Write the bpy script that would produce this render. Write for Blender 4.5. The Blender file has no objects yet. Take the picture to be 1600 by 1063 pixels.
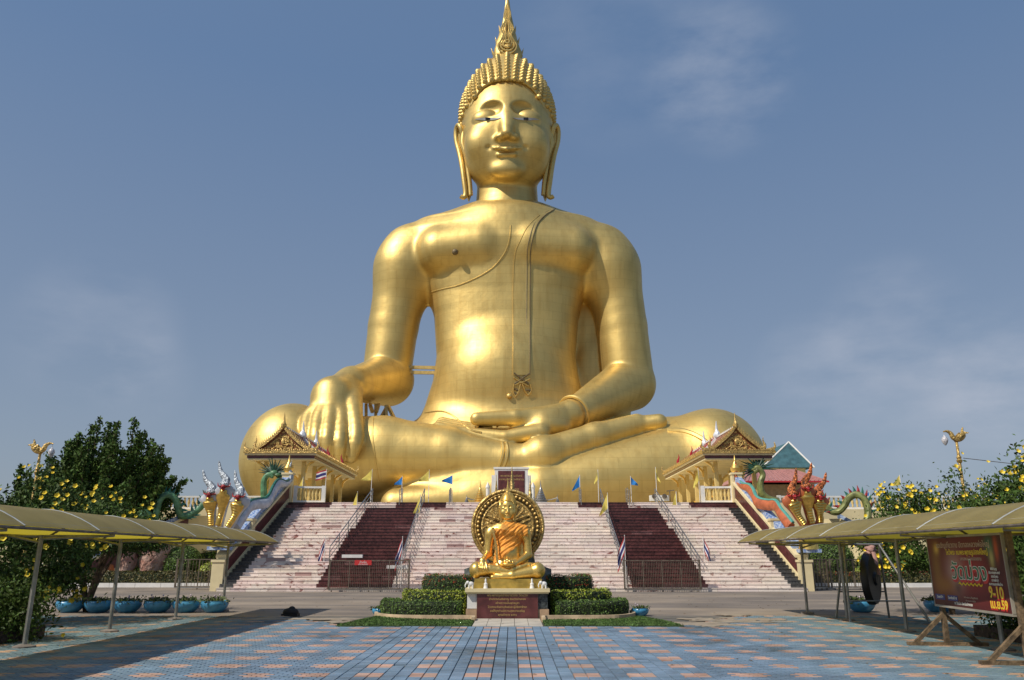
import bpy, math, random
import numpy as np
from mathutils import Vector, Matrix
import mathutils.geometry as mg

# ------------------------------------------------------------------ camera, sky, sun
S = bpy.context.scene
COL = S.collection
F_PX, TILT, EYE = 1225.0, math.radians(15.48), 1.7
cam_d = bpy.data.cameras.new("camera")
cam = bpy.data.objects.new("camera", cam_d)
COL.objects.link(cam)
cam.location = (0, 0, EYE)
cam.rotation_euler = (math.radians(90) + TILT, 0, 0)
cam_d.sensor_width = 36.0
cam_d.lens = 36.0 * F_PX / 1600.0
cam_d.clip_start = 0.1
cam_d.clip_end = 9000
S.camera = cam
SUN_DIR = Vector((-0.56, -0.40, 0.74)).normalized()      # towards the sun
SUN_EL = math.asin(SUN_DIR.z)
SUN_AZ = math.atan2(SUN_DIR.x, SUN_DIR.y)
world = bpy.data.worlds.new("World")
S.world = world
world.use_nodes = True
nt = world.node_tree
nt.nodes.clear()
out = nt.nodes.new("ShaderNodeOutputWorld")
bg = nt.nodes.new("ShaderNodeBackground")
sky = nt.nodes.new("ShaderNodeTexSky")
sky.sky_type = 'NISHITA'
sky.sun_disc = False
sky.sun_elevation = SUN_EL
sky.sun_rotation = SUN_AZ
sky.altitude = 0
sky.air_density = 1.0
sky.dust_density = 1.6
sky.ozone_density = 2.6
bg.inputs['Strength'].default_value = 0.073
# thin, soft clouds and a slightly dull haze, part of the sky itself
tc = nt.nodes.new("ShaderNodeTexCoord")
mp = nt.nodes.new("ShaderNodeMapping")
mp.inputs['Scale'].default_value = (1.0, 1.0, 2.4)
nz = nt.nodes.new("ShaderNodeTexNoise")
nz.inputs['Scale'].default_value = 2.6
nz.inputs['Detail'].default_value = 7
nz.inputs['Roughness'].default_value = 0.55
rp = nt.nodes.new("ShaderNodeValToRGB")
rp.color_ramp.elements[0].position = 0.36
rp.color_ramp.elements[1].position = 0.68
mul = nt.nodes.new("ShaderNodeMath"); mul.operation = 'MULTIPLY'; mul.inputs[1].default_value = 0.34
mix = nt.nodes.new("ShaderNodeMixRGB")
mix.inputs['Color2'].default_value = (6.0, 6.6, 7.9, 1)
tint = nt.nodes.new("ShaderNodeMixRGB"); tint.blend_type = 'MIX'
tint.inputs['Fac'].default_value = 0.60
tint.inputs['Color2'].default_value = (2.4, 3.75, 6.5, 1)
nt.links.new(tc.outputs['Generated'], mp.inputs['Vector'])
nt.links.new(mp.outputs['Vector'], nz.inputs['Vector'])
nt.links.new(nz.outputs['Fac'], rp.inputs['Fac'])
nt.links.new(rp.outputs['Color'], mul.inputs[0])
sx = nt.nodes.new("ShaderNodeSeparateXYZ"); hz = nt.nodes.new("ShaderNodeValToRGB")
hz.color_ramp.elements[0].position = 0.0; hz.color_ramp.elements[0].color = (.47, .545, .66, 1)
hz.color_ramp.elements[1].position = 0.55; hz.color_ramp.elements[1].color = (.225, .375, .65, 1)
sc_ = nt.nodes.new("ShaderNodeVectorMath"); sc_.operation = 'SCALE'; sc_.inputs['Scale'].default_value = 10.0
nt.links.new(tc.outputs['Generated'], sx.inputs[0]); nt.links.new(sx.outputs['Z'], hz.inputs['Fac']); nt.links.new(hz.outputs['Color'], sc_.inputs[0]); nt.links.new(sc_.outputs['Vector'], tint.inputs['Color2'])
nt.links.new(sky.outputs['Color'], tint.inputs['Color1'])
nt.links.new(tint.outputs['Color'], mix.inputs['Color1'])
# the few soft clouds of the picture, each at its own bearing and height
def pdir(px, py):
    v = Vector((px - 800.0, F_PX * math.cos(TILT) - (531.5 - py) * math.sin(TILT), F_PX * math.sin(TILT) + (531.5 - py) * math.cos(TILT)))
    return v.normalized()
nz.inputs['Scale'].default_value = 7.0
acc = None
for cpx, cpy, rad_, amt in ((1130, 120, 6.0, .42), (1400, 505, 5.5, .34), (1280, 590, 5.0, .40), (1600, 600, 6.0, .5), (1580, 700, 9.0, .22), (1420, 640, 5.5, .25), (150, 520, 6.0, .25), (980, 60, 9.0, .14), (-500, 500, 14, .5), (2300, 300, 16, .5), (300, -900, 20, .4), (215, 585, 4.0, .2)):
    dt = nt.nodes.new("ShaderNodeVectorMath"); dt.operation = 'DOT_PRODUCT'; dt.inputs[1].default_value = pdir(cpx, cpy)
    nv = nt.nodes.new("ShaderNodeVectorMath"); nv.operation = 'NORMALIZE'
    nt.links.new(tc.outputs['Generated'], nv.inputs[0]); nt.links.new(nv.outputs['Vector'], dt.inputs[0])
    mrn = nt.nodes.new("ShaderNodeMapRange"); mrn.interpolation_type = 'SMOOTHSTEP'
    mrn.inputs['From Min'].default_value = math.cos(math.radians(rad_)); mrn.inputs['From Max'].default_value = 1.0; mrn.inputs['To Max'].default_value = amt
    nt.links.new(dt.outputs['Value'], mrn.inputs['Value'])
    if acc is None: acc = mrn.outputs['Result']
    else:
        ad = nt.nodes.new("ShaderNodeMath"); ad.operation = 'ADD'; nt.links.new(acc, ad.inputs[0]); nt.links.new(mrn.outputs['Result'], ad.inputs[1]); acc = ad.outputs[0]
nt.links.new(acc, mul.inputs[1])
nt.links.new(mul.outputs[0], mix.inputs['Fac'])
nt.links.new(mix.outputs['Color'], bg.inputs['Color'])
nt.links.new(bg.outputs['Background'], out.inputs['Surface'])
sun_d = bpy.data.lights.new("sun", 'SUN')
sun_d.energy = 3.9
sun_d.angle = math.radians(0.6)
sun_d.color = (1.0, 0.93, 0.82)
sun = bpy.data.objects.new("sun", sun_d)
COL.objects.link(sun)
sun.rotation_euler = (-SUN_DIR).to_track_quat('-Z', 'Y').to_euler()
S.view_settings.view_transform = 'Standard'
S.view_settings.look = 'None'
S.view_settings.exposure = 0.0
S.view_settings.gamma = 1.0
S.view_settings.use_curve_mapping = False
S.cycles.max_bounces = 6
S.cycles.transparent_max_bounces = 12

# ------------------------------------------------------------------ helpers
ct, st = math.cos(TILT), math.sin(TILT)
def ray(px, py):
    u, w = px - 800.0, 531.5 - py
    return np.array([u, F_PX * ct - w * st, F_PX * st + w * ct])
def P(px, py, D):
    r = ray(px, py)
    r = r / r[1] * D
    return (float(r[0]), float(D), float(EYE + r[2]))
def G(px, py, z=0.0):
    r = ray(px, py)
    r = r * ((z - EYE) / r[2])
    return (float(r[0]), float(r[1]), z)

MATS = {}
def mat(name, col, rough=0.6, metal=0.0, var=0.12, scale=3.0, bump=0.0, bscale=30.0, col2=None, spec=0.5, emit=None, attr=None, obj_coords=True, detail=4):
    if name in MATS:
        return MATS[name]
    m = bpy.data.materials.new(name)
    m.use_nodes = True
    n, l = m.node_tree.nodes, m.node_tree.links
    b = n["Principled BSDF"]
    b.inputs['Roughness'].default_value = rough
    b.inputs['Metallic'].default_value = metal
    b.inputs['Specular IOR Level'].default_value = spec
    t = n.new("ShaderNodeTexCoord")
    nn = n.new("ShaderNodeTexNoise")
    nn.inputs['Scale'].default_value = scale
    nn.inputs['Detail'].default_value = detail
    l.new(t.outputs['Object'], nn.inputs['Vector'])
    r = n.new("ShaderNodeValToRGB")
    c2 = col2 or tuple(c * (1 - var * 2) for c in col[:3])
    c1 = tuple(min(1, c * (1 + var)) for c in col[:3]) if not col2 else col
    r.color_ramp.elements[0].position = 0.33
    r.color_ramp.elements[1].position = 0.67
    r.color_ramp.elements[0].color = (*c2[:3], 1)
    r.color_ramp.elements[1].color = (*c1[:3], 1)
    l.new(nn.outputs['Fac'], r.inputs['Fac'])
    src = r.outputs['Color']
    if attr:
        a = n.new("ShaderNodeVertexColor"); a.layer_name = attr
        mx = n.new("ShaderNodeMixRGB"); mx.blend_type = 'MULTIPLY'; mx.inputs['Fac'].default_value = 1
        l.new(src, mx.inputs['Color1']); l.new(a.outputs['Color'], mx.inputs['Color2'])
        src = mx.outputs['Color']
    l.new(src, b.inputs['Base Color'])
    if bump:
        n2 = n.new("ShaderNodeTexNoise"); n2.inputs['Scale'].default_value = bscale; n2.inputs['Detail'].default_value = 3
        l.new(t.outputs['Object'], n2.inputs['Vector'])
        bp = n.new("ShaderNodeBump"); bp.inputs['Strength'].default_value = bump; bp.inputs['Distance'].default_value = 1.0 / bscale
        l.new(n2.outputs['Fac'], bp.inputs['Height']); l.new(bp.outputs['Normal'], b.inputs['Normal'])
    if emit:
        b.inputs['Emission Color'].default_value = (*emit[:3], 1); b.inputs['Emission Strength'].default_value = emit[3]
    MATS[name] = m
    return m

def tag(o, label=None, cat=None, group=None, kind=None):
    if label: o['label'] = label
    if cat: o['category'] = cat
    if group: o['group'] = group
    if kind: o['kind'] = kind
    return o
def thing(name, label, cat, loc=(0, 0, 0), rz=0.0, group=None):
    o = bpy.data.objects.new(name, None)
    o.empty_display_size = 0.2
    COL.objects.link(o)
    o.location = loc
    o.rotation_euler = (0, 0, rz)
    return tag(o, label, cat, group)
def copy_tree(o, parent=None):
    c = o.copy(); COL.objects.link(c); c.parent = parent
    for ch in [x for x in ALLCH.get(o.name, [])]:
        k = copy_tree(ch, c)
        ALLCH.setdefault(c.name, []).append(k)
    return c
ALLCH = {}

class MB:
    """collects shapes, then links them as one mesh object"""
    def __init__(s):
        s.v, s.f, s.m, s.c = [], [], [], []
        s.mi = 0; s.col = (1, 1, 1)
    def add(s, vs, fs):
        n = len(s.v)
        s.v.extend([tuple(map(float, p)) for p in vs])
        for f in fs:
            s.f.append(tuple(i + n for i in f)); s.m.append(s.mi); s.c.append(s.col)
        return s
    def box(s, c, d, rz=0.0, rx=0.0, ry=0.0):
        hx, hy, hz = d[0] / 2, d[1] / 2, d[2] / 2
        R = Matrix.Rotation(rz, 3, 'Z') @ Matrix.Rotation(ry, 3, 'Y') @ Matrix.Rotation(rx, 3, 'X')
        vs = []
        for z in (-hz, hz):
            for x, y in ((-hx, -hy), (hx, -hy), (hx, hy), (-hx, hy)):
                p = R @ Vector((x, y, z)); vs.append((p.x + c[0], p.y + c[1], p.z + c[2]))
        return s.add(vs, [(3, 2, 1, 0), (4, 5, 6, 7), (0, 1, 5, 4), (1, 2, 6, 5), (2, 3, 7, 6), (3, 0, 4, 7)])
    def b2(s, lo, hi):
        return s.box([(a + b) / 2 for a, b in zip(lo, hi)], [abs(b - a) for a, b in zip(lo, hi)])
    def sweep(s, pts, radii, seg=8, up=(0, 0, 1), cap=True, prof=None):
        """radii: list of r or (rx, rz); rx across, rz along 'up'"""
        pts = [Vector(p) for p in pts]; n = len(pts); rings = []
        prof = prof or [(math.cos(2 * math.pi * k / seg), math.sin(2 * math.pi * k / seg)) for k in range(seg)]
        seg = len(prof)
        u0 = Vector(up)
        for i, p in enumerate(pts):
            t = (pts[min(i + 1, n - 1)] - pts[max(i - 1, 0)])
            if t.length < 1e-9: t = Vector((0, 0, 1))
            t.normalize()
            side = t.cross(u0)
            if side.length < 1e-4: side = t.cross(Vector((0, 1, 0.01)))
            side.normalize(); w = side.cross(t).normalized()
            r = radii[i] if hasattr(radii, '__len__') else radii
            rx, rz_ = (r, r) if not hasattr(r, '__len__') else r
            rings.append([p + side * (a * rx) + w * (b * rz_) for a, b in prof])
        vs = [q for rg in rings for q in rg]; fs = []
        for i in range(n - 1):
            for k in range(seg):
                a, b = i * seg + k, i * seg + (k + 1) % seg
                fs.append((a, b, b + seg, a + seg))
        if cap:
            fs.append(tuple(range(seg))[::-1]); fs.append(tuple((n - 1) * seg + k for k in range(seg)))
        return s.add(vs, fs)
    def tube(s, a, b, r, r2=None, seg=8):
        return s.sweep([a, b], [r, r if r2 is None else r2], seg)
    def bar(s, a, b, w, h=None):
        h = h or w
        q = [(-.5, -.5), (.5, -.5), (.5, .5), (-.5, .5)]
        return s.sweep([a, b], [(w, h), (w, h)], prof=q)
    def lathe(s, c, prof, seg=12, sx=1.0, sy=1.0, mod=None):
        """prof: list of (r, z)"""
        vs, fs = [], []
        for i, (r, z) in enumerate(prof):
            for k in range(seg):
                a = 2 * math.pi * k / seg
                rr = r * (mod(a, i) if mod else 1)
                vs.append((c[0] + rr * sx * math.cos(a), c[1] + rr * sy * math.sin(a), c[2] + z))
        for i in range(len(prof) - 1):
            for k in range(seg):
                a, b = i * seg + k, i * seg + (k + 1) % seg
                fs.append((a, b, b + seg, a + seg))
        fs.append(tuple(range(seg))[::-1]); fs.append(tuple((len(prof) - 1) * seg + k for k in range(seg)))
        return s.add(vs, fs)
    def prism(s, poly, a, b):
        """poly: 2-D points; a,b: functions (x,y)->3-D for the two faces"""
        n = len(poly)
        vs = [a(*p) for p in poly] + [b(*p) for p in poly]
        tri = mg.tessellate_polygon([[Vector((p[0], p[1], 0)) for p in poly]])
        fs = [tuple(t) for t in tri] + [tuple(i + n for i in t[::-1]) for t in tri]
        fs += [(i, (i + 1) % n, (i + 1) % n + n, i + n) for i in range(n)]
        return s.add(vs, fs)
    def ell(s, c, r, seg=10, rings=6, jit=0.0, rnd=None):
        vs, fs = [], []
        for i in range(rings + 1):
            t = math.pi * i / rings
            for k in range(seg):
                a = 2 * math.pi * k / seg
                j = 1 + (rnd.uniform(-jit, jit) if jit else 0)
                vs.append((c[0] + r[0] * j * math.sin(t) * math.cos(a), c[1] + r[1] * j * math.sin(t) * math.sin(a), c[2] + r[2] * j * math.cos(t)))
        for i in range(rings):
            for k in range(seg):
                a, b = i * seg + k, i * seg + (k + 1) % seg
                fs.append((a + seg, b + seg, b, a))
        return s.add(vs, fs)
    def mesh(s, name, mats, smooth=False, sharp=None):
        me = bpy.data.meshes.new(name)
        me.from_pydata(s.v, [], s.f)
        mats = mats if isinstance(mats, (list, tuple)) else [mats]
        for m in mats: me.materials.append(m)
        if len(mats) > 1: me.polygons.foreach_set('material_index', s.m)
        if any(c != (1, 1, 1) for c in s.c):
            at = me.color_attributes.new("tint", 'FLOAT_COLOR', 'CORNER')
            buf = []
            for f, c in zip(s.f, s.c): buf.extend((*c, 1.0) * len(f))
            at.data.foreach_set('color', buf)
        if smooth:
            me.polygons.foreach_set('use_smooth', [True] * len(s.f))
            if sharp is not None: me.set_sharp_from_angle(angle=math.radians(sharp))
        me.validate(); me.update()
        return me
    def build(s, name, mats, parent=None, smooth=False, sharp=35, **tags):
        return link(name, s.mesh(name, mats, smooth, sharp), parent, **tags)
def link(name, me, parent=None, **tags):
    o = bpy.data.objects.new(name, me)
    COL.objects.link(o)
    if parent is not None:
        o.parent = parent
        ALLCH.setdefault(parent.name, []).append(o)
    tag(o, tags.get('label'), tags.get('cat'), tags.get('group'), tags.get('kind'))
    return o
def lerp(a, b, t): return tuple(x + (y - x) * t for x, y in zip(a, b))
def crom(pts, n):
    """smooth curve through points (tuples of any length)"""
    pts = [np.array(p, float) for p in pts]
    P_ = [2 * pts[0] - pts[1]] + pts + [2 * pts[-1] - pts[-2]]
    out_ = []
    for i in range(1, len(P_) - 2):
        for k in range(n):
            t = k / n
            a, b, c, d = P_[i - 1], P_[i], P_[i + 1], P_[i + 2]
            out_.append(0.5 * ((2 * b) + (-a + c) * t + (2 * a - 5 * b + 4 * c - d) * t * t + (-a + 3 * b - 3 * c + d) * t ** 3))
    out_.append(pts[-1])
    return [tuple(map(float, p)) for p in out_]
rnd = random.Random(7)

# ------------------------------------------------------------------ signed-distance sculpting
def sd_cap(p, a, b, ra, rb):
    a, b = np.array(a, np.float32), np.array(b, np.float32)
    ab = b - a; t = np.clip(((p - a) @ ab) / float(ab @ ab), 0, 1)
    d = p - a - t[..., None] * ab
    return np.sqrt((d * d).sum(-1)) - (ra + (rb - ra) * t)
def sd_ell(p, c, r, R=None):
    q = p - np.array(c, np.float32)
    if R is not None: q = q @ R
    r = np.array(r, np.float32)
    k0 = np.sqrt(((q / r) ** 2).sum(-1)) + 1e-6; k1 = np.sqrt(((q / (r * r)) ** 2).sum(-1)) + 1e-6
    return k0 * (k0 - 1) / k1
def smin(a, b, k):
    h = np.maximum(k - np.abs(a - b), 0) / k
    return np.minimum(a, b) - h * h * k * 0.25
def smax(a, b, k): return -smin(-a, -b, k)
def eval_prims(prims, p):
    d = None
    for pr in prims:
        kd, args, k = pr[0], pr[1], pr[2]
        if kd == 'cap': e = sd_cap(p, *args)
        elif kd == 'ell': e = sd_ell(p, *args)
        elif kd == 'fn': e = args(p)
        elif kd == 'subell':
            d = smax(d, -sd_ell(p, *args), k); continue
        elif kd == 'subcap':
            d = smax(d, -sd_cap(p, *args), k); continue
        elif kd == 'cut':
            d = smax(d, args(p), k); continue
        d = e if d is None else smin(d, e, k)
    return d.astype(np.float32)
def sculpt(prims, lo, hi, h, bs=12, slack=1.35):
    """surface nets over a block-sparse grid, then one projection onto the surface"""
    lo = np.array(lo, np.float32)
    n = (np.ceil((np.array(hi) - lo) / h / bs).astype(int)) * bs
    nb = n // bs
    bi = np.stack(np.meshgrid(*[np.arange(k) for k in nb], indexing='ij'), -1).reshape(-1, 3)
    cen = lo + (bi * bs + bs / 2) * h
    dc = eval_prims(prims, cen.astype(np.float32))
    full = np.repeat(np.repeat(np.repeat(dc.reshape(nb), bs, 0), bs, 1), bs, 2)
    full = np.where(full > 0, 9, -9).astype(np.float32)
    full = np.pad(full, ((0, 1),) * 3, constant_values=9)
    act = np.abs(dc) < bs * h * 0.87 * slack
    off = np.stack(np.meshgrid(*[np.arange(bs + 1)] * 3, indexing='ij'), -1).reshape(-1, 3)
    ab = bi[act]
    for i in range(0, len(ab), 150):
        idx = ab[i:i + 150, None, :] * bs + off[None]
        d = eval_prims(prims, (lo + idx * h).astype(np.float32).reshape(-1, 3))
        ii = idx.reshape(-1, 3)
        full[ii[:, 0], ii[:, 1], ii[:, 2]] = d
    s = full < 0
    cx, cy, cz = [k for k in n]
    cnt = np.zeros((cx, cy, cz), np.int8)
    for a in (0, 1):
        for b in (0, 1):
            for c in (0, 1): cnt += s[a:a + cx, b:b + cy, c:c + cz]
    cells = np.argwhere((cnt > 0) & (cnt < 8))
    vid = -np.ones((cx, cy, cz), np.int32)
    vid[cells[:, 0], cells[:, 1], cells[:, 2]] = np.arange(len(cells))
    acc = np.zeros((len(cells), 3), np.float64); w = np.zeros(len(cells))
    corners = [(a, b, c) for a in (0, 1) for b in (0, 1) for c in (0, 1)]
    for c0 in corners:
        for ax in range(3):
            if c0[ax]: continue
            c1 = list(c0); c1[ax] = 1
            i0 = cells + np.array(c0); i1 = cells + np.array(c1)
            d0 = full[i0[:, 0], i0[:, 1], i0[:, 2]].astype(np.float64); d1 = full[i1[:, 0], i1[:, 1], i1[:, 2]].astype(np.float64)
            m = (d0 < 0) != (d1 < 0)
            t = np.where(m, d0 / np.where(m, d0 - d1, 1), 0)
            pt = np.array(c0, float) + t[:, None] * (np.array(c1) - np.array(c0))
            acc += pt * m[:, None]; w += m
    v = lo + (cells + acc / w[:, None]) * h
    faces = []
    for ax in range(3):
        o1, o2 = [(1, 2), (2, 0), (0, 1)][ax]
        sl0 = [slice(1, n[0]), slice(1, n[1]), slice(1, n[2])]; sl0[ax] = slice(0, n[ax])
        sl1 = list(sl0); sl1[ax] = slice(1, n[ax] + 1)
        A, B = s[tuple(sl0)], s[tuple(sl1)]
        e = np.argwhere(A != B)
        base = e.copy()
        for q in range(3):
            if q != ax: base[:, q] += 1
        inside = A[e[:, 0], e[:, 1], e[:, 2]]
        def cell(d1, d2):
            c = base.copy(); c[:, o1] -= d1; c[:, o2] -= d2
            return vid[c[:, 0], c[:, 1], c[:, 2]]
        q = np.stack([cell(1, 1), cell(0, 1), cell(0, 0), cell(1, 0)], -1)
        q[~inside] = q[~inside][:, ::-1]
        faces.append(q)
    faces = np.concatenate(faces)
    faces = faces[(faces >= 0).all(1)]
    v = v.astype(np.float32)
    for _ in range(2):
        d = eval_prims(prims, v); g = grad(prims, v, h * 0.5)
        v = v - g * np.clip(d, -h, h)[:, None] * 0.9
    return v, faces
def grad(prims, v, e):
    g = np.stack([eval_prims(prims, v + np.array(o, np.float32) * e) - eval_prims(prims, v - np.array(o, np.float32) * e) for o in ((1, 0, 0), (0, 1, 0), (0, 0, 1))], -1)
    return g / (np.linalg.norm(g, axis=1, keepdims=True) + 1e-9)
def np_mesh(name, v, f, mats, smooth=True):
    me = bpy.data.meshes.new(name)
    me.vertices.add(len(v)); me.vertices.foreach_set('co', np.asarray(v, np.float32).ravel())
    k = f.shape[1]
    me.loops.add(len(f) * k); me.loops.foreach_set('vertex_index', f.astype(np.int32).ravel())
    me.polygons.add(len(f)); me.polygons.foreach_set('loop_start', np.arange(0, len(f) * k, k, dtype=np.int32))
    for m in (mats if isinstance(mats, list) else [mats]): me.materials.append(m)
    me.update(calc_edges=True)
    if smooth: me.polygons.foreach_set('use_smooth', [True] * len(f))
    me.validate()
    return me
def march(prims, o, d, t0, t1):
    """first hits of rays (arrays) with the sculpted surface"""
    o = np.asarray(o, np.float32); d = np.asarray(d, np.float32)
    d = d / np.linalg.norm(d, axis=-1, keepdims=True)
    t = np.full(len(d), t0, np.float32)
    for _ in range(70):
        t = np.minimum(t + eval_prims(prims, o + d * t[:, None]) * 0.75, t1)
    return o + d * t[:, None], t < t1 - 0.5
# ------------------------------------------------------------------ gold
GOLD = mat("statue_gold", (0.72, 0.53, 0.19), rough=0.50, metal=0.78, var=0.05, scale=0.22, bump=0.035, bscale=0.8)
def gold_detail(m, rough):
    n, l = m.node_tree.nodes, m.node_tree.links
    b = n["Principled BSDF"]
    t = n.new("ShaderNodeTexCoord"); nn = n.new("ShaderNodeTexNoise"); mpp = n.new("ShaderNodeMapping")
    mpp.inputs['Scale'].default_value = (0.35, 0.35, 1.6)
    nn.inputs['Scale'].default_value = 0.9; nn.inputs['Detail'].default_value = 5
    mr = n.new("ShaderNodeMapRange"); mr.inputs['To Min'].default_value = rough - 0.05; mr.inputs['To Max'].default_value = rough + 0.07
    l.new(t.outputs['Object'], mpp.inputs['Vector']); l.new(mpp.outputs['Vector'], nn.inputs['Vector'])
    l.new(nn.outputs['Fac'], mr.inputs['Value']); l.new(mr.outputs['Result'], b.inputs['Roughness'])
    # sheet joints and vertical weather streaks
    src = b.inputs['Base Color'].links[0].from_socket
    m2 = n.new("ShaderNodeMapping"); m2.inputs['Rotation'].default_value = (math.radians(90), 0, 0)
    br = n.new("ShaderNodeTexBrick"); br.inputs['Scale'].default_value = 1.0; br.inputs['Brick Width'].default_value = 2.6; br.inputs['Row Height'].default_value = 1.3; br.inputs['Mortar Size'].default_value = 0.035; br.inputs['Mortar Smooth'].default_value = 0.6
    br.inputs['Color1'].default_value = (1, 1, 1, 1); br.inputs['Color2'].default_value = (.955, .95, .94, 1); br.inputs['Mortar'].default_value = (.86, .83, .78, 1)
    m3 = n.new("ShaderNodeMapping"); m3.inputs['Scale'].default_value = (0.9, 0.9, 0.10)
    ns = n.new("ShaderNodeTexNoise"); ns.inputs['Scale'].default_value = 1.3; ns.inputs['Detail'].default_value = 6
    rs = n.new("ShaderNodeValToRGB"); rs.color_ramp.elements[0].position = .32; rs.color_ramp.elements[1].position = .52; rs.color_ramp.elements[0].color = (.80, .74, .66, 1); rs.color_ramp.elements[1].color = (1, 1, 1, 1)
    x1 = n.new("ShaderNodeMixRGB"); x1.blend_type = 'MULTIPLY'; x1.inputs['Fac'].default_value = 1
    x2 = n.new("ShaderNodeMixRGB"); x2.blend_type = 'MULTIPLY'; x2.inputs['Fac'].default_value = .5
    l.new(t.outputs['Object'], m2.inputs['Vector']); l.new(m2.outputs['Vector'], br.inputs['Vector'])
    l.new(t.outputs['Object'], m3.inputs['Vector']); l.new(m3.outputs['Vector'], ns.inputs['Vector']); l.new(ns.outputs['Fac'], rs.inputs['Fac'])
    l.new(src, x1.inputs['Color1']); l.new(br.outputs['Color'], x1.inputs['Color2']); l.new(x1.outputs['Color'], x2.inputs['Color1']); l.new(rs.outputs['Color'], x2.inputs['Color2']); l.new(x2.outputs['Color'], b.inputs['Base Color'])
gold_detail(GOLD, 0.49)
GOLD2 = mat("polished_gold", (0.90, 0.60, 0.17), rough=0.33, metal=0.80, var=0.08, scale=1.0)
ORN = mat("ornament_gold", (0.62, 0.42, 0.14), rough=0.42, metal=0.55, var=0.25, scale=9, bump=0.6, bscale=12)
LINE = mat("weathered_seam", (0.20, 0.15, 0.08), rough=0.6, metal=0.3)

# ------------------------------------------------------------------ the great seated statue
BX = -0.85
def body_prims():
    L = []; cur = [L]
    C = lambda a, b, ra, rb, k=1.2: cur[0].append(('cap', (a, b, ra, rb), k))
    E = lambda c, r, k=1.2, R=None: cur[0].append(('ell', (c, r, R), k))
    def group(k):
        g = []; cur[0] = g
        L.append(('fn', lambda p: eval_prims(g, p), k))
    # torso: stacked ellipses   z, rx, cy, ry
    lv = np.array([[12, 13.5, 107, 9], [19.6, 12.3, 109, 8.0], [22, 11.4, 109.3, 7.4], [25.7, 10.4, 109.6, 6.8], [29.4, 10.0, 109.8, 6.5],
                   [35.3, 10.5, 110, 6.6], [38.2, 11.2, 110, 6.5], [42, 13.0, 110, 6.7], [45.5, 13.8, 110, 7.0], [48.5, 13.2, 110, 5.6], [50.2, 11.5, 110, 4.2]])
    def torso(p):
        z = np.clip(p[..., 2], lv[0, 0], lv[-1, 0])
        rx = np.interp(z, lv[:, 0], lv[:, 1]); cy = np.interp(z, lv[:, 0], lv[:, 2]); ry = np.interp(z, lv[:, 0], lv[:, 3])
        x = (p[..., 0] - BX) / rx; y = (p[..., 1] - cy) / ry
        q = (np.abs(x) ** 2.4 + np.abs(y) ** 2.4) ** (1 / 2.4)
        d = (q - 1) * np.minimum(rx, ry) * 0.95
        dz = np.abs(p[..., 2] - z)
        return np.where(dz > 0, np.sqrt(np.maximum(d, 0) ** 2 + dz ** 2) + np.minimum(d, 0), d)
    L.append(('fn', torso, 1))
    # trapezius and collar
    for s in (-1, 1):
        C((BX + s * 3.5, 109.5, 50.2), (BX + s * 13.0, 109.8, 46.2), 3.0, 3.5, 3.0)
        E((BX + s * 15.0, 109.6, 43.4), (4.3, 4.4, 6.0), 1.4)                     # shoulder
    E((BX, 108.6, 49.6), (6.5, 5, 3.2), 2.5)
    # chest
    E((BX, 106.4, 46.4), (9, 3.2, 4.2), 2.5)
    C((-10.3, 106.2, 44.4), (-4.6, 105.7, 44.7), 3.5, 3.5, 0.9)
    C((2.9, 105.7, 44.9), (8.6, 106.2, 44.6), 3.5, 3.5, 0.9)
    # belly
    E((BX - .5, 105.2, 26.0), (7.0, 4.6, 6.2), 3.0)
    # upper arms
    C((-16.2, 109.6, 42.5), (-17.3, 109.6, 34), 3.9, 3.6, 2.0)
    C((-17.3, 109.6, 34), (-17.9, 109.2, 26.5), 3.6, 3.4, 0.3)
    C((15.0, 109.6, 42.5), (16.0, 109.6, 34), 3.9, 3.65, 2.0)
    C((16.0, 109.6, 34), (16.6, 109.2, 26.0), 3.65, 3.6, 0.3)
    E((12.6, 113.2, 33), (4.6, 1.8, 13), 0.6)                       # robe hanging behind the arm
    E((12.8, 112.6, 24), (4.6, 2.2, 9), 0.8)
    # hips and lap
    E((BX, 107.5, 13), (14.5, 8.5, 7.5), 3.0)
    E((BX, 99, 9.5), (17, 9, 6.0), 2.5)
    # legs, knees
    kL, kR = (-27.0, 96.5, 13.2), (24.5, 96.5, 12.7)
    C((-12, 107, 13.0), kL, 5.9, 5.6, 2.0)
    E(kL, (5.95, 6.6, 6.9), 1.2)
    C((11, 107, 13.6), kR, 6.4, 5.9, 2.0)
    E(kR, (6.1, 6.9, 6.7), 1.2)
    # bottom leg (its knee to the right)
    m3 = P(845, 768, 92)
    C(kR, m3, 5.9, 3.1, 1.2)
    C(m3, P(740, 780, 92), 3.0, 2.1, 1.0); C(P(740, 780, 92), P(620, 789, 92), 2.1, 1.9, 0.6)
    # top leg (its knee to the left)
    group(0.35)
    s1 = P(600, 709, 95.0); s2 = P(700, 714, 94); s3 = P(785, 721, 92.5)
    C(kL, s1, 5.7, 4.45, 0.8); C(s1, s2, 4.45, 3.55, 0.6); C(s2, s3, 3.55, 2.25, 0.5)
    # foot lying on the thigh
    C(s3, P(842, 719, 91.8), 2.1, 1.9, 0.5)
    E(P(848, 711, 91.6), (2.4, 2.1, 2.2), 0.5)
    C(P(845, 712, 91.8), P(930, 683, 93.5), 2.0, 1.65, 0.7)
    C(P(930, 683, 93.5), P(995, 664, 94.6), 1.65, 1.35, 0.7)
    for q, (x, y, dd, r) in enumerate(((1030, 659, 94.2, .95), (1032, 662, 95.6, .8), (1030, 663, 96.8, .75), (1026, 664, 97.8, .7), (1020, 665, 98.7, .65))):
        C(P(985, 664 + q * .3, 94.6 + q), P(x, y, dd), r * 1.05, r, 0.18)
    group(0.3)
    # viewer's left: forearm and hand over the knee
    w = P(550, 601, 98.5)
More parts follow.
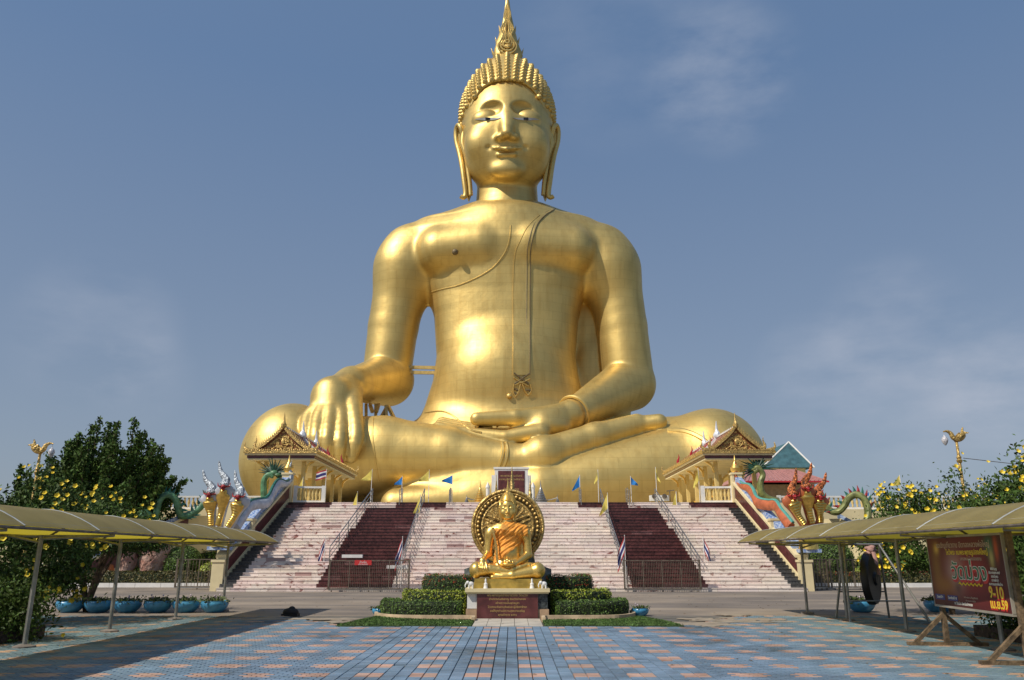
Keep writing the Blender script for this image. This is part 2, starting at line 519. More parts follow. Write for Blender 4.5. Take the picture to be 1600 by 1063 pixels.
    C((-17.7, 109.2, 26.0), w, 3.75, 2.15, 0.35)
    hb = P(520, 622, 94.6)
    C(w, hb, 2.15, 2.5, 1.0)
    kn = [P(482, 657, 91.6), P(498, 657, 91.0), P(515, 657, 90.8), P(533, 657, 91.2)]
    for k in kn: C(hb, tuple(np.array(k) * .9 + np.array(hb) * .1 + np.array([0, .5, 0])), 2.2, 0.98, 0.8)
    mids = [P(478, 682, 89.6), P(494, 684, 89.0), P(511, 686, 88.8), P(531, 690, 89.0)]
    tips = [P(479, 705, 89.9), P(494, 718, 89.5), P(511, 728, 89.4), P(529, 728, 89.5)]
    def finger(chain, k):
        cc_ = crom([(*p, r) for p, r in chain], 4)
        g = [('cap', (a[:3], b[:3], a[3], b[3]), 0.05) for a, b in zip(cc_, cc_[1:])]
        cur[0].append(('fn', lambda p: eval_prims(g, p), k))
    for k, m_, t in zip(kn, mids, tips):
        finger([(tuple(np.array(hb) * .35 + np.array(k) * .65 + np.array([0, .2, .1])), 1.3), (k, 0.95), (m_, 0.80), (t, 0.58)], 0.15)
    finger([(P(545, 612, 96.3), 1.7), (P(554, 652, 91.8), 1.0), (P(556, 686, 89.9), 0.9), (P(549, 716, 89.6), 0.62)], 0.3)
    group(0.3)
    # viewer's right: forearm, hand in the lap
    w2 = P(890, 649, 97.2)
    C((16.6, 109.2, 25.4), w2, 3.85, 1.75, 0.35)
    C(w2, P(850, 664, 95.2), 1.75, 1.9, 0.8)
    E(P(848, 668, 95.5), (3.2, 2.6, 1.6), 0.8)
    for q in range(4):
        dd = 92.8 + q * 1.25
        a, b, c, t = P(845, 676 - q * 1.5, dd + .6), P(790, 684 - q * 2, dd), P(728, 676 - q * 3, dd + .4), P(684 + q * 2, 665 - q * 2.5, dd + 1)
        C(a, b, 1.15, 0.86, 0.3); C(b, c, 0.86, 0.66, 0.12); C(c, t, 0.66, 0.5, 0.12)
    C(P(868, 652, 96), P(805, 653, 93.9), 1.5, 1.0, 0.6); C(P(805, 653, 93.9), P(745, 655, 93.2), 1.0, 0.82, 0.2)
    L.append(('cut', lambda p: 6.2 - p[..., 2], 0.2))
    return L
BODY = body_prims()
SEAT_Z = 6.2
bv, bf = sculpt(BODY, (-36, 84, 5), (34, 119, 56), 0.26)
print("body verts", len(bv))
# robe drawn as relief: everything on the covered side is a little proud
giant = thing("seated_statue", "giant golden seated Buddha statue towering over the marble stairs", "statue", (BX, 108, SEAT_Z))
def gloc(v): return np.asarray(v) - np.array([BX, 108, SEAT_Z])
body_me = np_mesh("body", gloc(bv), bf, GOLD)
link("body", body_me, giant)

# head ---------------------------------------------------------------
HC = np.array([BX + 0.1, 109.0, 64.3])
HD = [('ell', ((0, 0, 1.8), (6.3, 6.7, 8.3), None), 1),
      ('ell', ((0, -1.1, -1.6), (6.2, 5.3, 8.0), None), 1.5),
      ('ell', ((0, -1.6, -4.7), (5.65, 4.6, 4.9), None), 1.2),
      ('cap', ((0, 1.0, -6), (0, 0.9, -10.9), 4.15, 4.4), 0.5),
      ('cap', ((0, 0.9, -12.3), (0, 1.2, -16.5), 4.6, 5.0), 0.2),
      ('cap', ((0, -5.2, 2.0), (0, -6.7, -2.4), 0.85, 0.85), 1.0)]
for s in (-1, 1):
    HD += [('subell', ((s * 3.0, -7.15, 1.45), (2.55, 1.75, 1.6), None), 0.28)]
HD += [('cap', ((0, -5.9, 1.4), (0, -7.35, -3.3), 0.48, 0.74), 0.7)]
for s in (-1, 1):
    HD += [('ell', ((s * 2.8, -4.65, 0.35), (2.05, 1.6, 1.65), None), 0.10),
           ('ell', ((s * 0.98, -6.6, -3.6), (0.66, 0.75, 0.55), None), 0.5),
           ('cap', ((0, -6.75, -5.5), (s * 1.1, -6.5, -5.2), 0.27, 0.26), 0.25),
           ('cap', ((s * 1.1, -6.5, -5.2), (s * 2.15, -5.85, -4.85), 0.26, 0.12), 0.25),
           ('ell', ((s * 3.5, -4.2, -3.2), (2.0, 1.9, 2.2), None), 1.6)]
HD += [('cap', ((-1.05, -6.05, -6.1), (1.05, -6.05, -6.0), 0.34, 0.34), 0.22),
       ('ell', ((0, -4.85, -7.9), (2.2, 1.25, 1.25), None), 1.0)]
for s in (-1, 1):
    HD += [('subell', ((s * 2.5, -6.2, -4.95), (0.2, 0.15, 0.2), None), 0.5)]
hv, hf = sculpt(HD, (-8, -9.5, -19), (8, 8, 12), 0.125)
print("head verts", len(hv))
def hloc(v): return np.asarray(v) * np.array([1.08, 1, 1]) + HC - np.array([BX, 108, SEAT_Z])
head_me = np_mesh("head", hloc(hv), hf, GOLD)
link("head", head_me, giant)
hoff = hloc(np.zeros(3))
# hair cap with the bump on top
def hairline(p):
    x, y, z = p[..., 0], p[..., 1], p[..., 2]
    return np.maximum(np.minimum((6.5 - 0.03 * x * x - 0.0045 * x ** 4 - z) / np.sqrt(1 + (0.38 * x) ** 2), -0.8 - y), -(z + 1.6))
HAIR = [('ell', ((0, 0.6, 4.0), (6.75, 6.95, 8.2), None), 1), ('ell', ((0, 1.2, 9.2), (4.6, 4.8, 5.6), None), 2.6), ('cap', ((0, 1.0, 11), (0, 1.0, 14.6), 2.6, 1.6), 1.5),
        ('cut', hairline, 0.25)]
cv, cf = sculpt(HAIR, (-8.5, -8, -3.5), (8.5, 9.5, 17.5), 0.3)
link("hair_cap", np_mesh("hair_cap", hloc(cv), cf, GOLD), giant)
cb = MB()
cb.lathe((0, 0, 0), [(0.46, -0.25), (0.55, -0.05), (0.53, .12), (0.40, .20), (0.40, .27), (0.34, .36), (0.22, .40), (0.20, .47), (0.12, .53), (0.02, .55)], 9)
curl_me = cb.mesh("hair_curl", GOLD, True, None)
cands = []
for lat in range(-2, 18):
    th = math.radians(90 - lat * 5.2)
    nlon = max(4, int(round(2 * math.pi * 6.9 * math.sin(th) / 0.90)))
    for k in range(nlon):
        ph = 2 * math.pi * (k + 0.0) / nlon - math.pi / 2
        cands.append((math.sin(th) * math.cos(ph), math.sin(th) * math.sin(ph), math.cos(th)))
dirs = np.array(cands)
org = np.array([0, 1.0, 2.5])
# march inwards from far outside, so that curls sit on the outer skin
hit, ok = march(HAIR, org + dirs * 22, -dirs, 0, 21.5)
gr = grad(HAIR, hit.astype(np.float32), 0.05)
fd = eval_prims(HD, hit.astype(np.float32))
curls = [(h, g) for h, g, f in zip(hit, gr, fd) if f > 0.22 and h[2] > -1.4]
curls.sort(key=lambda c: c[0][1])
extra = MB(); nc = 0
for h, g in curls:
    q = Vector(g).to_track_quat('Z', 'Y')
    if nc < 299:
        o = link("hair_curl", curl_me, giant)
        o.location = Vector(hloc(h)); o.rotation_mode = 'QUATERNION'; o.rotation_quaternion = q; o.scale = (.87,) * 3
        nc += 1
    else:
        Mx = Matrix.Translation(Vector(hloc(h))) @ q.to_matrix().to_4x4() @ Matrix.Scale(.87, 4)
        extra.add([Mx @ Vector(p) for p in cb.v], cb.f)
if extra.v: extra.build("hair_curls", GOLD, giant, True, kind='stuff')
print("curls", len(curls))
# ears
for s in (-1, 1):
    e = MB()
    X = 6.25
    rim = crom([(X, -.6, -1.2), (X + .35, -.9, .3), (X + .75, -.3, 1.0), (X + 1.05, .3, .3), (X + .95, .4, -1.6), (X + .45, .1, -4.0), (X + .05, -.3, -6.5), (X - .25, -.5, -9.0), (X - .5, -.5, -11.3), (X - .3, -.6, -12.1), (X + .15, -.6, -11.9)], 5)
    e.sweep([(s * a, b - 1.2, c) for a, b, c in rim], [0.36] * len(rim), 8, up=(0, 1, 0))
    inner = crom([(X - .1, -.9, -.6), (X + .0, -.9, -2.6), (X - .5, -.9, -4.6), (X - .75, -.7, -7), (X - 1.05, -.6, -9.5), (X - 1.2, -.5, -11.6)], 5)
    e.sweep([(s * a, b - 1.1, c) for a, b, c in inner], [0.33] * len(inner), 8, up=(0, 1, 0))
    pl = [(X - .5, -1.2), (X + .2, .6), (X + .85, .7), (X + .9, -1.4), (X + .25, -4.4), (X - .1, -7.2), (X - .35, -10.8), (X - .9, -12), (X - 1.2, -11), (X - .9, -8), (X - .6, -5)]
    e.prism(pl if s > 0 else pl, lambda x, z: (s * x, -1.0, z), lambda x, z: (s * x, 0.0, z))
    e.v = [tuple(hloc((v[0], v[1], v[2] * .94 + .55))) for v in e.v]
    e.build("ear", GOLD, giant, True, 50)
# eyes
EYEW = mat("eye_white", (0.40, 0.40, 0.41), rough=0.4, var=0.03)
EYEB = mat("eye_black", (0.01, 0.01, 0.012), rough=0.3, var=0.0)
for s in (-1, 1):
    xs = np.linspace(-1.85, 1.75, 15)
    top, bot = [], []
    for x in xs:
        tt = (x + 1.85) / 3.6
        zt = -0.32 + 0.14 * math.sin(math.pi * tt) + 0.15 * x
        zb = -0.34 - 0.24 * math.sin(math.pi * tt) ** 0.8 + 0.15 * x
        top.append((s * (2.65 + x), zt)); bot.append((s * (2.65 + x), zb))
    pts = np.array(top + bot)
    o = np.stack([pts[:, 0], np.full(len(pts), -9.2), pts[:, 1]], -1)
    h, _ = march(HD, o, np.tile([0, 1, 0], (len(pts), 1)), 0, 6)
    h = h + np.array([0, -0.10, 0]); n = len(xs)
    m = MB(); m.add([hloc(p) for p in h] + [hloc(p + np.array([0, .4, 0])) for p in h], [(i, i + 1, n + i + 1, n + i) for i in range(n - 1)] + [(i, 2 * n + i, 2 * n + i + 1, i + 1) for i in range(n - 1)] + [(n + i + 1, 3 * n + i + 1, 3 * n + i, n + i) for i in range(n - 1)])
    ey = m.build("eye", EYEW, giant, True)
    m = MB(); c = h[[6, 7, 8]].mean(0); c2 = h[[n + 6, n + 7, n + 8]].mean(0); cc = (c + c2) / 2
    m.box(hloc(cc + np.array([0, -0.06, 0.02])), (0.72, 0.14, 0.34)); m.build("pupil", EYEB, ey)
# flame finial
fz = 14.0
m = MB()
prof = [(1.4, 0), (2.0, .35), (2.25, 1.2), (2.1, 2.2), (1.75, 3.4), (1.75, 3.6), (1.35, 5.0), (1.3, 5.2), (1.0, 6.8), (.95, 7.0), (.65, 9.0), (.4, 11), (.22, 12.6), (.05, 13.6)]
m.lathe((0, 1, fz), prof, 24, 1.0, 0.8, mod=lambda a, i: 1 + 0.07 * math.cos(6 * a + i * .9))
for zz, r, n_ in ((1.9, 2.0, 6), (4.0, 1.5, 6), (6.2, 1.05, 4)):
    for k in range(n_):
        a = 2 * math.pi * k / n_
        m.sweep(crom([(math.cos(a) * r * .7, 1 + math.sin(a) * r * .6, fz + zz - 1.0), (math.cos(a) * r * 1.05, 1 + math.sin(a) * r * .85, fz + zz), (math.cos(a) * r * 1.22, 1 + math.sin(a) * r, fz + zz + 1.1)], 4), [(.42, .3), (.4, .3), (.36, .26), (.3, .2), (.26, .2), (.2, .15), (.13, .1), (.06, .06), (.02, .02)], 6, up=(0, 0, 1))
m.v = [tuple(hloc(v)) for v in m.v]
fin = m.build("flame_finial", GOLD, giant, True, 60)
m = MB()
for k, r in enumerate((1.35, .98, .62, .3)):
    ring = [(r * math.cos(a), -0.75 - .1 * k, fz + 2.1 + .12 * k + r * math.sin(a) * 1.0) for a in np.linspace(math.radians(150), math.radians(390), 20)] if r > .4 else [(r * math.cos(a), -1.25, fz + 2.6 + r * math.sin(a)) for a in np.linspace(0, 2 * math.pi, 14)]
    m.sweep(ring, [.16] * len(ring), 6, up=(0, 1, 0))
for s in (-1, 1):
    for q in (0.35, 0.75, 1.15):
        w_ = crom([(s * q, -.7, fz + 2.8), (s * q * .5, -.75, fz + 4.2), (s * q * .8, -.5, fz + 5.6), (s * q * .3, -.3, fz + 7.2), (s * q * .4, 0, fz + 8.6), (s * .05, .4, fz + 11)], 4)
        m.sweep(w_, [.14] * len(w_), 5, up=(0, 1, 0))
m.v = [tuple(hloc(v)) for v in m.v]
m.build("flame_relief", GOLD, fin, True)

# relief lines of the robe, traced on the sculpted surface from where one sees it
def on_body(pts, prims=BODY, off=0.0):
    d = np.array([ray(*p) for p in pts]); o = np.tile(np.array([0, 0, EYE]), (len(pts), 1))
    h, ok = march(prims, o, d, 78, 140)
    dn = d / np.linalg.norm(d, axis=1, keepdims=True)
    return h - dn * off, ok
def relief(name, pts, r, n=8, mat_=GOLD, off=0.0):
    c = crom(pts, n); h, ok = on_body(c, off=off)
    m = MB(); h = gloc(h)
    m.sweep([tuple(p) for p in h], [r] * len(h), 6, up=(0, 1, 0.1))
    return m.build(name, mat_, giant, True)
relief("robe_edge", [(798, 352), (797, 368), (792, 388), (782, 405), (768, 420), (745, 434), (716, 446), (690, 452), (672, 457)], .10)
relief("robe_edge", [(664, 645), (690, 643), (708, 650), (722, 662), (736, 672), (752, 676)], .12)
relief("robe_hem", [(791, 692), (793, 705), (790, 722), (783, 738), (779, 748)], .20)
relief("robe_hem", [(785, 692), (786, 705), (782, 722), (776, 738), (771, 748)], .20)
relief("robe_edge", [(1044, 672), (1070, 674), (1094, 684), (1108, 697), (1114, 712), (1112, 725)], .3)
relief("thigh_seam", [(583, 653), (582, 680), (584, 700), (588, 730), (592, 752)], .10)
# sash: a flat folded strip hanging from the shoulder
rows = [(843, 336, 868, 326), (832, 346, 851, 337), (822, 358, 840, 350), (813, 376, 833, 370), (805, 396, 829, 393), (802.5, 430, 828.5, 430), (802, 480, 828, 480), (802, 540, 828, 540), (802, 586, 828, 586)]
rl = crom(rows, 6)
A_, _ = on_body([(r[0], r[1]) for r in rl], off=0.16); B_, _ = on_body([(r[2], r[3]) for r in rl], off=0.16)
A0, _ = on_body([(r[0], r[1]) for r in rl], off=-0.3); B0, _ = on_body([(r[2], r[3]) for r in rl], off=-0.3)
M_, _ = on_body([((r[0] + r[2]) / 2, (r[1] + r[3]) / 2) for r in rl], off=0.20)
n = len(rl); m = MB()
V5 = np.concatenate([gloc(A0), gloc(A_), gloc(M_), gloc(B_), gloc(B0)])
m.add(V5, [(j * n + i, j * n + i + 1, (j + 1) * n + i + 1, (j + 1) * n + i) for j in range(4) for i in range(n - 1)])
sash = m.build("sash", GOLD, giant, True, 50)
for arr, mt, r in ((A_, GOLD, .06), (B_, LINE, .07)):
    m = MB(); m.sweep([tuple(p) for p in gloc(arr)], [r] * n, 6, up=(0, 1, .1)); m.build("sash_border", mt, sash, True)
m = MB(); shp = np.array(gloc(B_)) + np.array([-.45, -.05, 0]); m.sweep([tuple(p) for p in shp], [.06] * n, 5, up=(0, 1, .1)); m.build("sash_border", LINE, sash, True)
for zz in ([(803, 583), (826, 600)], [(828, 583), (804, 600)], [(803, 590), (815, 597), (828, 592)], [(804, 602), (814, 598), (826, 604)], [(803, 600), (802, 612), (805, 620)], [(813, 600), (810, 612), (805, 620)], [(816, 600), (820, 610), (825, 618)], [(828, 600), (830, 610), (825, 618)], [(804, 608), (810, 610)], [(821, 610), (829, 610)], [(803, 614), (808, 616)]):
    relief("sash_fringe", zz, .12, 4, LINE if len(zz) == 2 else GOLD, off=.1)
m = MB()
for c in ((711, 394), (796, 619)):
    h, _ = on_body([c], off=.15); g_ = gloc(h[0]); m = MB(); m.ell(g_, (.45, .45, .45) if c[0] == 711 else (.38, .3, .38)); m.build("nipple" if c[0] == 711 else "navel", LINE if c[0] == 711 else GOLD, giant, True)
# wrist band
w_c = Vector(P(896, 646, 97.6)); ax = (Vector((16.6, 109.2, 25.4)) - w_c).normalized()
sd = ax.cross(Vector((0, 0, 1))).normalized(); up_ = sd.cross(ax)
m = MB(); m.sweep([tuple(gloc(w_c + sd * 2.15 * math.cos(a) + up_ * 2.15 * math.sin(a))) for a in np.linspace(0, 2 * math.pi, 33)], [(.22, .22)] * 33, 6, up=tuple(ax)); m.build("cuff", GOLD, giant, True)
# steel props under and beside the hanging arm
m = MB()
for py, dz in ((573, 0), (581, 0)):
    a, b = P(636, py + 1, 108), P(690, py + 2, 108)
    m.bar(gloc(a), gloc(b), .35, .45)
m.build("tie_beam", mat("yellow_beam", (0.62, 0.45, 0.16), 0.5, 0.3), giant)
m = MB()
BM = MATS["yellow_beam"]
for a, b in (((572, 632), (572, 652)), ((587, 632), (587, 652)), ((603, 634), (604, 652)), ((606, 634), (619, 656)), ((606, 634), (592, 655)), ((565, 632), (563, 642)), ((578, 632), (582, 640)), ((592, 632), (588, 640))):
    m.bar(gloc(P(*a, 103)), gloc(P(b[0], b[1] + 4, 102)), .38)
m.build("arm_prop", BM, giant)
# ------------------------------------------------------------------ materials of the place
ASPH = mat("worn_asphalt", (0.245, 0.205, 0.165), 0.92, var=0.10, scale=0.5, bump=0.3, bscale=60)
CONC = mat("pale_concrete", (0.42, 0.37, 0.30), 0.9, var=0.08, scale=3)
CREAM = mat("cream_paint", (0.74, 0.62, 0.36), 0.6, var=0.06, scale=1.2)
WHITE = mat("white_paint", (0.78, 0.76, 0.72), 0.5, var=0.05, scale=2)
MAROON = mat("maroon_granite", (0.105, 0.036, 0.034), 0.28, var=0.25, scale=7, attr="tint")
MAROON2 = mat("maroon_panel", (0.12, 0.034, 0.032), 0.3, var=0.2, scale=4)
BLACKG = mat("dark_granite", (0.075, 0.075, 0.075), 0.35, var=0.25, scale=9, attr="tint")
GREYST = mat("stone_core", (0.22, 0.19, 0.17), 0.9, var=0.15, scale=3)
STEEL = mat("dull_steel", (0.42, 0.40, 0.37), 0.35, 0.9, var=0.1, scale=4)
IRON = mat("brown_iron", (0.20, 0.16, 0.12), 0.5, 0.5, var=0.2, scale=6)
BARK = mat("bark", (0.13, 0.09, 0.055), 0.9, var=0.3, scale=8, bump=0.5, bscale=20)
def veined(name, base, vein, thr, attr="tint"):
    m = bpy.data.materials.new(name); m.use_nodes = True; MATS[name] = m
    n, l = m.node_tree.nodes, m.node_tree.links; b = n["Principled BSDF"]
    b.inputs['Roughness'].default_value = 0.33
    t = n.new("ShaderNodeTexCoord"); mp_ = n.new("ShaderNodeMapping"); mp_.inputs['Rotation'].default_value = (0.3, 0.6, 0.5); mp_.inputs['Scale'].default_value = (1.1, 1.5, 2.0)
    nn = n.new("ShaderNodeTexNoise"); nn.inputs['Scale'].default_value = 1.7; nn.inputs['Detail'].default_value = 6; nn.inputs['Distortion'].default_value = 1.2
    r = n.new("ShaderNodeValToRGB"); e = r.color_ramp.elements
    e[0].position = thr; e[0].color = (*vein, 1); e[1].position = thr + 0.035; e[1].color = (*base, 1)
    x = e.new(0.60); x.color = tuple(c * 1.12 for c in base) + (1,)
    x = e.new(0.68); x.color = (base[0] * .72, base[1] * .66, base[2] * .64, 1)
    a = n.new("ShaderNodeVertexColor"); a.layer_name = attr
    mx = n.new("ShaderNodeMixRGB"); mx.blend_type = 'MULTIPLY'; mx.inputs['Fac'].default_value = 1
    l.new(t.outputs['Object'], mp_.inputs['Vector']); l.new(mp_.outputs['Vector'], nn.inputs['Vector']); l.new(nn.outputs['Fac'], r.inputs['Fac'])
    l.new(r.outputs['Color'], mx.inputs['Color1']); l.new(a.outputs['Color'], mx.inputs['Color2']); l.new(mx.outputs['Color'], b.inputs['Base Color'])
    return m
MARB = veined("pale_marble", (0.74, 0.66, 0.59), (0.44, 0.30, 0.26), 0.335)
MARB2 = veined("red_veined_marble", (0.72, 0.61, 0.55), (0.30, 0.14, 0.12), 0.370)
def gnd(name, base, spots):
    m = mat(name, base, 0.92, var=0.08, scale=0.35, bump=0.25, bscale=50)
    return m

# ------------------------------------------------------------------ ground
m = MB(); m.b2((-2500, -300, -1), (2500, 5000, -0.012)); m.build("ground", mat("far_ground", (0.16, 0.14, 0.09), 0.95, var=0.2, scale=0.05), kind='structure')
m = MB(); m.b2((-60, 24.6, -0.3), (60, 56, 0.0)); m.b2((-60, -30, -0.3), (60, 24.6, -0.008)); ca = m.build("courtyard_surface", ASPH, kind='structure')
# large soft stains on the courtyard
n_, l_ = ASPH.node_tree.nodes, ASPH.node_tree.links
bs_ = n_["Principled BSDF"]; src_ = bs_.inputs['Base Color'].links[0].from_socket
t_ = n_.new("ShaderNodeTexCoord"); mm = n_.new("ShaderNodeMapping"); mm.inputs['Scale'].default_value = (0.10, 0.35, 1)
q_ = n_.new("ShaderNodeTexNoise"); q_.inputs['Scale'].default_value = 1.2; q_.inputs['Detail'].default_value = 5; q_.inputs['Distortion'].default_value = 0.8
r_ = n_.new("ShaderNodeValToRGB"); r_.color_ramp.elements[0].position = 0.42; r_.color_ramp.elements[1].position = 0.62
r_.color_ramp.elements[0].color = (0.78, 0.78, 0.80, 1); r_.color_ramp.elements[1].color = (1.25, 1.2, 1.12, 1)
x_ = n_.new("ShaderNodeMixRGB"); x_.blend_type = 'MULTIPLY'; x_.inputs['Fac'].default_value = 1
l_.new(t_.outputs['Object'], mm.inputs['Vector']); l_.new(mm.outputs['Vector'], q_.inputs['Vector']); l_.new(q_.outputs['Fac'], r_.inputs['Fac'])
l_.new(src_, x_.inputs['Color1']); l_.new(r_.outputs['Color'], x_.inputs['Color2']); l_.new(x_.outputs['Color'], bs_.inputs['Base Color'])

# pavers: blue field with salmon patches; straight joints in the middle, broken joints to the sides
BLUEP = mat("blue_paver", (0.175, 0.255, 0.345), 0.75, var=0.14, scale=1.1, attr="tint", bump=0.2, bscale=60, detail=7)
SALM = mat("salmon_paver", (0.50, 0.32, 0.25), 0.8, var=0.12, scale=1.3, attr="tint", bump=0.2, bscale=60, detail=7)
for m_ in (BLUEP, SALM):
    n, l = m_.node_tree.nodes, m_.node_tree.links; b = n["Principled BSDF"]; src = b.inputs['Base Color'].links[0].from_socket
    t = n.new("ShaderNodeTexCoord"); q = n.new("ShaderNodeTexNoise"); q.inputs['Scale'].default_value = .38; q.inputs['Detail'].default_value = 9; q.inputs['Roughness'].default_value = .7; q.inputs['Distortion'].default_value = .6
    r = n.new("ShaderNodeValToRGB"); e = r.color_ramp.elements; e[0].position = .33; e[0].color = (.55, .52, .46, 1); e[1].position = .46; e[1].color = (.98, .98, .98, 1); x = e.new(.66); x.color = (1.12, 1.1, 1.05, 1)
    w = n.new("ShaderNodeMixRGB"); w.blend_type = 'MULTIPLY'; w.inputs['Fac'].default_value = 1
    l.new(t.outputs['Object'], q.inputs['Vector']); l.new(q.outputs['Fac'], r.inputs['Fac']); l.new(src, w.inputs['Color1']); l.new(r.outputs['Color'], w.inputs['Color2'])
    q2 = n.new("ShaderNodeTexNoise"); q2.inputs['Scale'].default_value = .9; q2.inputs['Detail'].default_value = 10; q2.inputs['Roughness'].default_value = .8
    r2 = n.new("ShaderNodeValToRGB"); r2.color_ramp.elements[0].position = .60; r2.color_ramp.elements[1].position = .66; r2.color_ramp.elements[0].color = (0, 0, 0, 1); r2.color_ramp.elements[1].color = (.75, .75, .75, 1)
    d = n.new("ShaderNodeMixRGB"); d.inputs['Color2'].default_value = (.26, .21, .15, 1)
    l.new(t.outputs['Object'], q2.inputs['Vector']); l.new(q2.outputs['Fac'], r2.inputs['Fac']); l.new(r2.outputs['Color'], d.inputs['Fac']); l.new(w.outputs['Color'], d.inputs['Color1']); l.new(d.outputs['Color'], b.inputs['Base Color'])
prn = random.Random(3)
pav = thing("paving", None, None); del_ = None
pav['kind'] = 'structure'
m = MB(); m.b2((-15.5, -6, -0.05), (15.5, 24.62, 0.006)); m.build("paving_bed", mat("paver_joint", (0.13, 0.12, 0.10), 0.95, var=0.2, scale=2), pav)
def paver(m, x0, x1, y0, y1, salmon):
    j = 0.006; h = 0.034 + prn.uniform(-.004, .003)
    m.mi = 1 if salmon else 0
    g = prn.uniform(0.88, 1.08); gy = prn.uniform(.96, 1.04)
    side = min(1, max(0, (abs(x0) - 4) / 6))
    m.col = (g * gy * (1 - .06 * side), g * (1 - .02 * side), g * (1 - .20 * side))
    vs = [(x0 + j, y0 + j, 0), (x1 - j, y0 + j, 0), (x1 - j, y1 - j, 0), (x0 + j, y1 - j, 0),
          (x0 + j + .004, y0 + j + .004, h), (x1 - j - .004, y0 + j + .004, h), (x1 - j - .004, y1 - j - .004, h), (x0 + j + .004, y1 - j - .004, h)]
    m.add(vs, [(4, 5, 6, 7), (0, 1, 5, 4), (1, 2, 6, 5), (2, 3, 7, 6), (3, 0, 4, 7)])
def is_salmon(x, y): return (x - 0.1) % 0.8 < 0.4 and (y - 0.15) % 1.0 < 0.4
many = MB(); singles = 0
y = 8.0
row = 0
LAWN_Y = 20.75
while y < 24.55:
    for side in (-1, 0, 1):
        if side == 0: xs = [-2.7 + .2 * k for k in range(28)]
        else:
            o = 0.1 if row % 2 else 0.0
            xs = [2.9 + o + .2 * k for k in range(62)] if side > 0 else [-2.9 - o - .2 * k for k in range(62)]
            if o: paver(many, *((2.9, 3.0) if side > 0 else (-2.8, -2.7)), y, y + .1, is_salmon(side * 2.95, y + .05))
        dy = 0.2 if side == 0 else 0.1
        if side == 0 and row % 2: continue
        for x in xs:
            xc, yc = x + .1, y + dy / 2
            # ragged edge to the asphalt, lawn cut-out
            edge = 24.5 if abs(xc) > 8 else (21.0 + (abs(xc) > 4.2) * min(3.4, (abs(xc) - 4.2) * 1.3) + prn.uniform(-.5, .25) * (abs(xc) > 4.2))
            if abs(xc) <= 4.35: edge = LAWN_Y
            if yc > edge: continue
            if prn.random() < 0.006: continue
            sal = is_salmon(xc + (0.0 if side == 0 else prn.choice((0, 0, .1)) * 0), yc)
            if abs(xc) < 2.5 and 12.2 < yc < 13.6 and singles < 290 and abs(xc) * 1310 / yc < 640:
                one = MB(); paver(one, x, x + .2, y, y + dy, sal)
                one.f and one.build("paver", [BLUEP, SALM], pav); singles += 1
            else: paver(many, x, x + .2, y, y + dy, sal)
    y += 0.1; row += 1
many.build("pavers", [BLUEP, SALM], pav, kind='stuff')

# drifted sand at the edge of the paving, and fallen leaves
SAND = mat("drifted_sand", (.33, .27, .20), .95, var=.15, scale=3)
sr = random.Random(9)
for i in range(16):
    side_ = 1 if i < 12 else -1
    cx_ = side_ * sr.uniform(4.3, 7.6); cy_ = 21.6 + (abs(cx_) - 4.2) * .9 + sr.uniform(-1.3, 1.1); rx_, ry_ = sr.uniform(.25, 1.1), sr.uniform(.15, .5); ph_ = [sr.uniform(0, 6) for _ in range(4)]
    pg_ = []
    for k in range(30):
        a_ = 2 * math.pi * k / 30; q_ = 1 + .28 * math.sin(3 * a_ + ph_[0]) + .2 * math.sin(5 * a_ + ph_[1]) + .12 * math.sin(9 * a_ + ph_[2]); pg_.append((cx_ + rx_ * q_ * math.cos(a_), cy_ + ry_ * q_ * math.sin(a_)))
    m = MB(); z_ = .0405 + .0004 * i; m.prism(pg_, lambda x, y: (x, y, .03), lambda x, y, Z=z_: (x, y, Z)); m.build("drifted_sand", SAND, kind='stuff')
m = MB()
for i in range(420):
    x_, y__ = sr.uniform(-14, 14), sr.uniform(11.5, 40); 
    if abs(x_) < 6 and sr.random() < .6: continue
    a_ = sr.uniform(0, 6.28); l_s = sr.uniform(.025, .06); c_, s__ = math.cos(a_) * l_s, math.sin(a_) * l_s; z_ = .042 if y__ < 24.4 else .006
    m.add([(x_ - c_, y__ - s__, z_), (x_ + s__ * .4, y__ - c_ * .4, z_ + .012), (x_ + c_, y__ + s__, z_ + .004), (x_ - s__ * .4, y__ + c_ * .4, z_ + .010)], [(0, 1, 2, 3)])
m.build("fallen_leaves", mat("dry_leaf", (.20, .13, .045), .8, var=.3, scale=2), kind='stuff')

